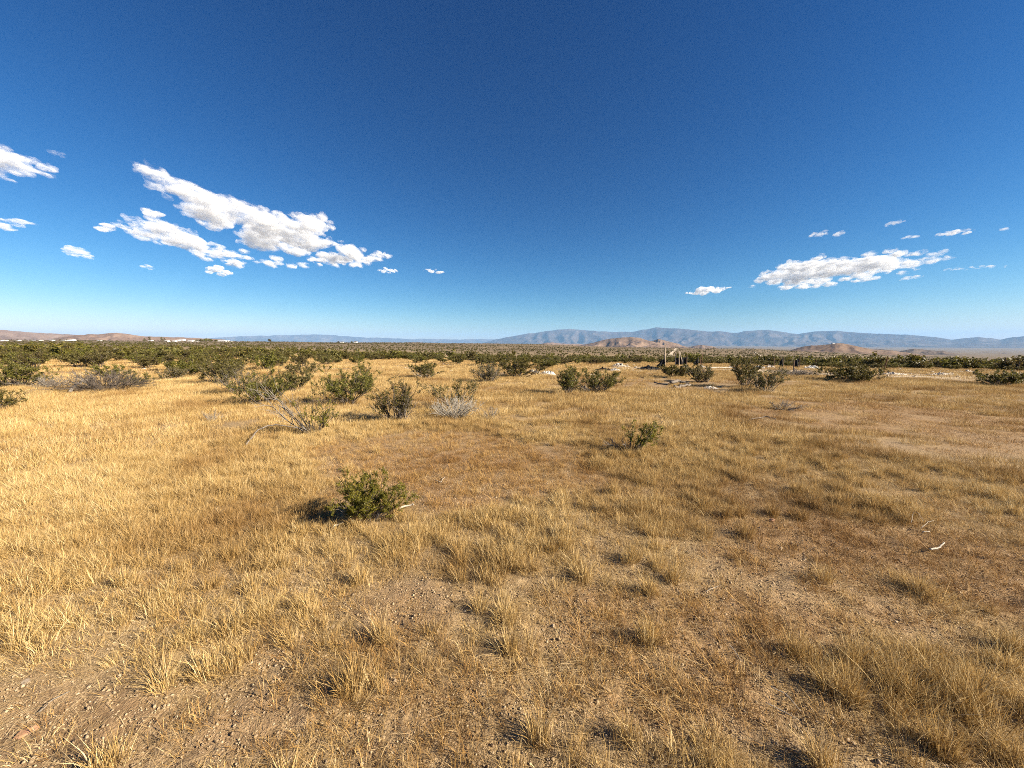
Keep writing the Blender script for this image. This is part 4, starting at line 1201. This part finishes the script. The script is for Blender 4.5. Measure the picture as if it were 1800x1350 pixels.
post(1789, 636, 653, 1.8, M_POSTDARK, 'short post wrapped in black cloth at the right edge', 16, .05)
# --- torn cloth
cloth([(1188, 629), (1208, 627.5), (1207.5, 641), (1187, 641)], (1197, 643), 'square black shade cloth stretched between several posts', 1)
cloth([(1166, 631), (1168, 630), (1169, 645), (1150, 648)], (1166, 646), 'black cloth falling from the tallest pale post', 2)
cloth([(1219, 639), (1226, 629), (1227, 641), (1221, 642)], (1226, 644), 'small black rag hung on a short post', 3)
cloth([(1368, 641), (1376, 629), (1376, 643), (1370, 643)], (1376, 646), 'left black pennant rag on the right fence posts', 4)
cloth([(1395, 636), (1404, 628.5), (1404.5, 645), (1394.5, 644.5)], (1404, 647), 'right black pennant rag on the right fence posts', 5)
cloth([(1787, 640), (1790, 637), (1791.5, 650), (1783.5, 650)], (1789, 653), 'black cloth wrapped low round the post at the right edge', 6)
heap(1142, 651, 52, 8, M_TARPDK, 'dark plastic sheet lying left of the tallest pale post', 7, 'plastic_sheet')
heap(1059, 651, 32, 6, M_TARPDK, 'dark blue grey plastic sheet on the ground behind the bush pair', 8, 'plastic_sheet')
# --- white rubbish
heap(962, 659, 36, 7, M_WHITE, 'largest crumpled white sheet left of the bush pair', 11)
heap(940, 656, 24, 7, M_CHUNK, 'pale broken rubble heap left of the largest white sheet', 12, 'rubble_heap', 'rubble')
heap(1090, 645, 36, 6, M_CHUNK, 'long pale rubble heap behind the dark blue grey plastic', 13, 'rubble_heap', 'rubble')
heap(1080, 652, 24, 5, M_WHITE, 'white torn sheet beside the dark blue grey plastic', 14)
heap(1204, 647, 20, 6, M_WHITE, 'white rubbish heap below the square black cloth', 15)
heap(1250, 684, 32, 6, M_WHITE, 'white crumpled cloth in the shade before the tallest green bush', 16)
heap(1329, 681, 11, 6, M_WHITE, 'round white bag under the spreading brown green bush', 17, 'rubbish_bag', 'bag', deep=.9)
heap(1335, 648, 22, 7, M_WHITE, 'white heap right behind the tallest green bush', 18)
heap(1352, 647, 20, 6, M_CHUNK, 'pale rubble heap left of the left pennant rag', 19, 'rubble_heap', 'rubble')
heap(1426, 649, 32, 7, M_WHITE, 'white heap left of the wide low bush', 20)
heap(1285, 647, 14, 5, M_CHUNK, 'small pale heap at the right end of the long white board', 21, 'rubble_heap', 'rubble')
heap(1568, 659, 50, 5, M_CHUNK, 'flat pale rubble spread right of the wide low bush', 22, 'rubble_heap', 'rubble')
heap(1660, 660, 60, 5, M_CHUNK, 'flat white rubble spread in the middle of the sandy strip', 23, 'rubble_heap', 'rubble')
heap(1700, 655, 40, 4, M_CHUNK, 'thin pale rubble spread left of the bush near the right edge', 24, 'rubble_heap', 'rubble')
stick([(1180, 678), (1196, 676), (1210, 677)], .07, M_DEADDARK, 'upper dark rotten log left of the white crumpled cloth', 31, 'log', 'log', lift=.10)
stick([(1184, 682), (1200, 681), (1214, 680)], .06, M_DEADDARK, 'lower dark rotten log left of the white crumpled cloth', 32, 'log', 'log', lift=.06)
def board(px0, py0, px1, py1, th, wd, mat, label, name='board'):
    a, b = gp(px0, py0), gp(px1, py1); L = (b - a).length
    V = [(x, y, z) for x in (0, L) for y in (-wd / 2, wd / 2) for z in (0.02, .02 + th)]
    V = [(x, y + .01 * math.sin(x * 3), z + .015 * math.sin(x * 2.2)) for x, y, z in V]
    o = mesh_obj(name, V, [(0, 1, 3, 2), (4, 6, 7, 5), (0, 4, 5, 1), (2, 3, 7, 6), (0, 2, 6, 4), (1, 5, 7, 3)], mat)
    bv = o.modifiers.new('b', 'BEVEL'); bv.width = .008; bv.segments = 1
    o.location = a; d = b - a
    o.rotation_euler = d.to_track_quat('X', 'Z').to_euler()
    tag(o, label, 'board')
board(1243, 648, 1292, 647, .05, .22, M_WHITE, 'long white board lying behind the tallest green bush')
board(1229, 642, 1239, 648, .05, .25, M_WHITE, 'short white board lying right of the rusty stakes')
board(1035, 660, 1060, 660, .04, .2, M_CHUNK, 'weathered pale board lying behind the bush pair')
ZONES = [((925, 1005, 649, 660), 16, 'small white chunk near the largest crumpled white sheet'), ((1060, 1135, 641, 655), 22, 'small white chunk strewn left of the tallest pale post'), ((1325, 1365, 644, 652), 10, 'small white chunk behind the spreading brown green bush'),
         ((1405, 1450, 644, 653), 10, 'small white chunk left of the wide low bush'), ((1545, 1625, 650, 664), 20, 'small pale chunk on the sand right of the wide low bush'), ((1635, 1725, 650, 663), 26, 'small pale chunk on the middle of the sandy strip'),
         ((690, 800, 640, 652), 10, 'small white chunk in the pale clearing left of centre'), ((1775, 1800, 655, 668), 10, 'small pale chunk at the right edge near the twiggy bush')]
rg = random.Random(9)
for z, n, lab in ZONES:
    for k in range(n):
        chunk(rg.uniform(z[0], z[1]), rg.uniform(z[2], z[3]), rg.uniform(2.0, 6.5), M_CHUNK if rg.random() < .6 else M_WHITE, lab, rg.randrange(9999), group=lab.replace('chunk', 'chunks'))
for k, (px, py, w_, lab) in enumerate([(253, 649, 7, 'small white scrap at the back edge of the left grass'), (330, 654, 5, 'tiny white scrap right of the small sparse grey bush'), (217, 690, 13, 'white scrap at the foot of the grey branch heap'), (793, 653, 7, 'white lump between the clearing bush and grey half dead bush'), (1058, 689, 5, 'white scrap under the rounded green bush'), (962, 681, 4, 'white scrap in the grass left of the bush pair'), (1024, 640, 5, 'white scrap hanging high in the scrub behind the bush pair'), (1590, 704, 4, 'white fleck on the bare brown ground at the right'), (846, 770, 0, '')]):
    if lab: chunk(px, py, w_, M_WHITE, lab, 60 + k, 'rubbish_scrap', 'scrap', flat=.35)
# --- sticks and stones in the grass
stick([(702, 905), (716, 900), (730, 897)], .012, M_DEADPALE, 'pale broken stick at the right foot of the small foreground bush', 1, lift=.05)
stick([(586, 934), (602, 928), (618, 921)], .008, M_DEADPALE, 'thin pale stick at the left foot of the small foreground bush', 2, lift=.03)
stick([(1630, 979), (1645, 977), (1652, 973), (1660, 966)], .008, M_DEADPALE, 'white bent stick on the right foreground', 3, lift=.05)
stick([(1600, 930), (1603, 920), (1612, 919), (1622, 925)], .0022, M_DEADPALE, 'thin curved white stalk above the white bent stick', 4, lift=.05, arch=.04)
stick([(1618, 940), (1630, 931), (1640, 926)], .0022, M_DEADPALE, 'thin straight stalk right of the curved white stalk', 5, lift=.05)
stick([(1620, 944), (1634, 942)], .004, M_DEADPALE, 'short pale splinter above the white bent stick', 6, lift=.04)
stick([(433, 790), (455, 775), (480, 769), (510, 767), (545, 765)], .012, M_DEADDARK, 'long arched dark branch on the grass left of the leaning bush', 7, lift=.06, arch=.16)
stick([(128, 693), (142, 684), (158, 681), (172, 683)], .045, M_DEAD, 'thick grey curved log before the grey branch heap', 8, 'log', 'log', lift=.10, arch=.18)
stick([(70, 1262), (95, 1245), (124, 1223)], .0025, M_DEAD, 'thin straight stick on the bare soil at lower left', 9, lift=.02)
stick([(1240, 1002 + 48), (1255, 1042), (1264, 1036)], .0025, M_DEADPALE, 'short pale twig on the foreground soil right of centre', 10, lift=.02)
stick([(1345, 1258), (1370, 1272), (1402, 1290)], .0018, M_DEADPALE, 'lower pale stalk in the dark patch at lower right', 11, lift=.06)
stick([(1352, 1240), (1378, 1254), (1404, 1282)], .0018, M_DEADPALE, 'upper pale stalk in the dark patch at lower right', 12, lift=.08)
stick([(1280, 1150), (1290, 1166), (1302, 1182)], .0018, M_DEADPALE, 'bent pale straw stem left of the dark patch at lower right', 13, lift=.05)
stick([(762, 848), (775, 852), (782, 843)], .006, M_DEADPALE, 'small pale twig on the reddish bare patch', 14, lift=.02)
stick([(1318, 742), (1345, 738), (1362, 742)], .012, M_DEADDARK, 'dark thin branch in the grass below the fallen branches', 15, lift=.05)
stick([(1150, 676), (1165, 677), (1182, 675)], .03, M_DEADDARK, 'dark thin log left of the rotten log pile', 16, 'log', 'log', lift=.06)
chunk(47, 1291, 24, M_REDSTONE, 'flat reddish stone on the bare soil at lower left', 1, 'stone', 'stone', flat=.28, elong=1.25, rz=.45, size=.058)
chunk(1357, 918, 12, M_REDSTONE, 'reddish stone with a dark hollow right of centre', 2, 'stone', 'stone', flat=.6)
chunk(1373, 967, 10, M_PALESTONE, 'small pinkish pale stone below the reddish stone', 3, 'stone', 'stone', flat=.5)
chunk(50, 1200, 18, M_PALESTONE, 'flat pale stone half sunk in soil at the left edge', 4, 'stone', 'stone', flat=.3, size=.06)
chunk(868, 1183, 7, M_PALESTONE, 'single pale pebble in the middle foreground', 5, 'stone', 'stone', flat=.6, size=.02)
chunk(1060, 1152, 7, M_PALESTONE, 'whitish pebble right of the single pale pebble', 6, 'stone', 'stone', flat=.6, size=.02)
chunk(888, 855, 6, M_PALESTONE, 'white fleck of stone on the reddish bare patch', 7, 'stone', 'stone', flat=.6)

# --- far tracks climbing the scrub slope
def gp_far(px, py):
    x, y, zz = ray(px, py); n = math.hypot(x, y)
    rs = np.geomspace(90, 3500, 4000)
    g = gz(rs * x / n, rs * y / n) - (H + rs * zz / n)
    k = int(np.argmax(g > 0)) if (g > 0).any() else None
    return None if k is None else (rs[k] * x / n, rs[k] * y / n)
def track(pix, wd, label):
    pts = [q for q in (gp_far(*p) for p in pix) if q is not None]
    dense = []
    for a, b in zip(pts, pts[1:]):
        for k in range(12): dense.append((a[0] + (b[0] - a[0]) * k / 12, a[1] + (b[1] - a[1]) * k / 12))
    dense.append(pts[-1])
    V = []; Fa = []
    for i, (X, Y) in enumerate(dense):
        A = dense[max(0, i - 1)]; B = dense[min(len(dense) - 1, i + 1)]
        t = np.array((B[0] - A[0], B[1] - A[1])); t /= np.linalg.norm(t) + 1e-9
        nrm = np.array((-t[1], t[0]))
        for s in (-1, 1):
            q = np.array((X, Y)) + nrm * s * wd / 2
            V.append((q[0], q[1], float(gz(q[0], q[1])) + .5))
    for i in range(len(dense) - 1): Fa.append((2 * i, 2 * i + 1, 2 * i + 3, 2 * i + 2))
    o = mesh_obj('dirt_track', V, Fa, M_TRACK)
    tag(o, label, 'track', kind='structure')
track([(1173, 631), (1178, 626), (1180, 622), (1184, 617), (1188, 612.5)], 3.2, 'pale dirt track climbing the far slope above the ruined fence')
track([(1180, 622), (1184, 619), (1188, 615), (1191, 612.5)], 3.0, 'second rut of the dirt track above the ruined fence')
track([(1326, 618), (1333, 623), (1341, 628), (1348, 631)], 2.6, 'faint dirt track on the far slope right of the tallest bush')

# --- houses and trees far off on the left
def house(px, py, wpx, hpx, r, label, roofmat=None, gable=.35):
    p = far_pt(px, r); s = p.y / F / math.cos(P)
    W = wpx * s; Hh = hpx * s; D = max(6, min(W, 12))
    root = empty('house', p)
    zb = -.8
    w0 = Hh * (1 - gable)
    V = [(x, y, z) for x in (-W / 2, W / 2) for y in (-D / 2, D / 2) for z in (zb, w0)]
    mesh_obj('wall', V, [(0, 1, 3, 2), (4, 6, 7, 5), (0, 4, 5, 1), (2, 3, 7, 6), (0, 2, 6, 4)], M_WALL, root)
    e = .3
    V = [(-W / 2 - e, -D / 2 - e, w0), (W / 2 + e, -D / 2 - e, w0), (W / 2 + e, D / 2 + e, w0), (-W / 2 - e, D / 2 + e, w0), (-W / 2 - e, 0, Hh), (W / 2 + e, 0, Hh)]
    mesh_obj('roof', V, [(0, 1, 5, 4), (2, 3, 4, 5), (0, 4, 3), (1, 2, 5), (3, 2, 1, 0)], roofmat or M_ROOF, root)
    if W > 9:
        for q in (-.3, .05, .32):
            mesh_obj('window', [(q * W - .5, -D / 2 - .06, w0 * .35), (q * W + .5, -D / 2 - .06, w0 * .35), (q * W + .5, -D / 2 - .06, w0 * .75), (q * W - .5, -D / 2 - .06, w0 * .75), (q * W - .5, -D / 2 + .05, w0 * .35), (q * W + .5, -D / 2 + .05, w0 * .35), (q * W + .5, -D / 2 + .05, w0 * .75), (q * W - .5, -D / 2 + .05, w0 * .75)], [(0, 1, 2, 3), (4, 7, 6, 5), (0, 4, 5, 1), (1, 5, 6, 2), (2, 6, 7, 3), (3, 7, 4, 0)], M_ROOFDK, root)
    tag(root, label, 'house', 'white houses far off on the left')
HS = [(8, 13, 2.4, 'long white house at the left edge of the far plain'), (39, 3.5, 2.4, 'tiny white shed left of the second long white house'), (69, 17, 2.8, 'second long white house from the left edge'), (98, 5, 2, 'small white shed right of the second long house'),
      (121, 10, 1.8, 'low white house left of the pinkish hill'), (133, 6, 2.6, 'small white house with taller roof left of the pinkish hill'), (180, 5, 1.6, 'tiny low white shed below the pinkish hill'), (270, 5, 1.8, 'tiny white house under the left dark trees'),
      (298, 6, 3, 'white house right of the left dark trees'), (311, 5, 2.2, 'small white house in the middle of the far hamlet'), (318, 3, 3, 'narrow white house in the middle of the far hamlet'), (325, 6, 3, 'square white house in the middle of the far hamlet'),
      (340, 8, 2.8, 'wide white house at the right of the far hamlet'), (351, 3, 2, 'tiny shed beside the wide white hamlet house'), (393, 14, 3.2, 'longest white building, rightmost of the far hamlet'), (404, 4, 2, 'first small shed right of the longest white building'), (410, 3.5, 1.8, 'second small shed right of the longest white building')]
for k, (px, w_, h_, lab) in enumerate(HS):
    house(px, 0, w_, h_ * .85, 1350 + 40 * (k % 4), lab)
house(603, 0, 4, 2, 1480, 'dark roofed house alone on the central horizon, left of two', M_ROOFDK)
house(627, 0, 5, 2, 1480, 'dark roofed house alone on the central horizon, right of two', M_ROOFDK)
def top_house():
    px = 1461
    p = far_pt(px, 2880); x, y, z = ray(px, 606.3)
    root = empty('hilltop_building', (p.x, p.y, H + z * p.y / y - 1.5))
    W = 13; Hh = 13
    mesh_obj('wall', [(a, b, c) for a in (-W / 2, W / 2) for b in (-5, 5) for c in (-12, Hh)], [(0, 1, 3, 2), (4, 6, 7, 5), (0, 4, 5, 1), (2, 3, 7, 6), (0, 2, 6, 4), (1, 5, 7, 3)], M_WALL, root)
    mesh_obj('roof', [(a, b, c) for a in (-W / 2 - .4, W / 2 + .4) for b in (-5.4, 5.4) for c in (Hh + .02, Hh + .7)], [(0, 1, 3, 2), (4, 6, 7, 5), (0, 4, 5, 1), (2, 3, 7, 6), (0, 2, 6, 4), (1, 5, 7, 3)], M_ROOF, root)
    tag(root, 'small white building on the top of the wide brown hill', 'building')
top_house()
def far_tree(px, r, wpx, hpx, label, seed):
    p = far_pt(px, r); s = p.y / F / math.cos(P)
    W = wpx * s; Hh = hpx * s
    rng = np.random.default_rng(seed)
    root = empty('tree', p)
    V = []; Fa = []
    add_tube(V, Fa, [np.array((0, 0, -.5)), np.array((.2, 0, Hh * .3)), np.array((0, .1, Hh * .75))], Hh * .03, Hh * .012, 6)
    for k in range(5):
        a = rng.uniform(0, 6.28); add_tube(V, Fa, [np.array((.1, 0, Hh * .3)), np.array((math.cos(a) * W * .35, math.sin(a) * W * .35, Hh * rng.uniform(.5, .85)))], Hh * .014, Hh * .006, 4)
    o = bpy.data.objects.new('trunk', np_mesh('trunk', np.array(V), np.array(Fa), M_BARK)); COL.objects.link(o); o.parent = root
    an = []
    for k in range(42):
        v = rng.normal(0, 1, 3); v /= np.linalg.norm(v)
        c = np.array((v[0] * W * .42, v[1] * W * .42, Hh * .58 + v[2] * Hh * .36)) * np.array((1, 1, 1)) * np.array((*([rng.uniform(.4, 1)] * 2), 1))
        an.append((c, c + rng.normal(0, W * .06, 3)))
    leaf_obj(*leaves(rng, an, 16, W * .10), M_LEAF, root, 'crown')
    tag(root, label, 'tree', 'trees far off on the left')
TR = [(258.5, 4, 4.5, 'smaller dark tree left of the tall one in the far hamlet'), (267, 5, 7.5, 'tallest dark tree of the far hamlet'), (289, 4.5, 7, 'dark tree left of the first hamlet house'), (293.5, 3.5, 5, 'short dark tree touching the first hamlet house'),
      (349, 7, 3.5, 'low tree at the left end of the tree row'), (358, 8, 4, 'second low tree of the tree row'), (366, 9, 5, 'tallest tree in the middle of the tree row'), (374, 8, 4, 'fourth low tree of the tree row'), (383, 6, 3, 'low tree at the right end of the tree row'),
      (477, 6, 5, 'lone dark tree on the horizon right of the hamlet'), (597, 5, 3, 'low dark tree left of the central dark houses'), (620, 4, 3, 'low dark tree between the central dark houses'), (1253, 3, 3.5, 'tiny lone tree on the slope edge before the blue range')]
for k, (px, w_, h_, lab) in enumerate(TR):
    far_tree(px, 1400 if px < 1000 else 1450, w_, h_, lab, 900 + k)
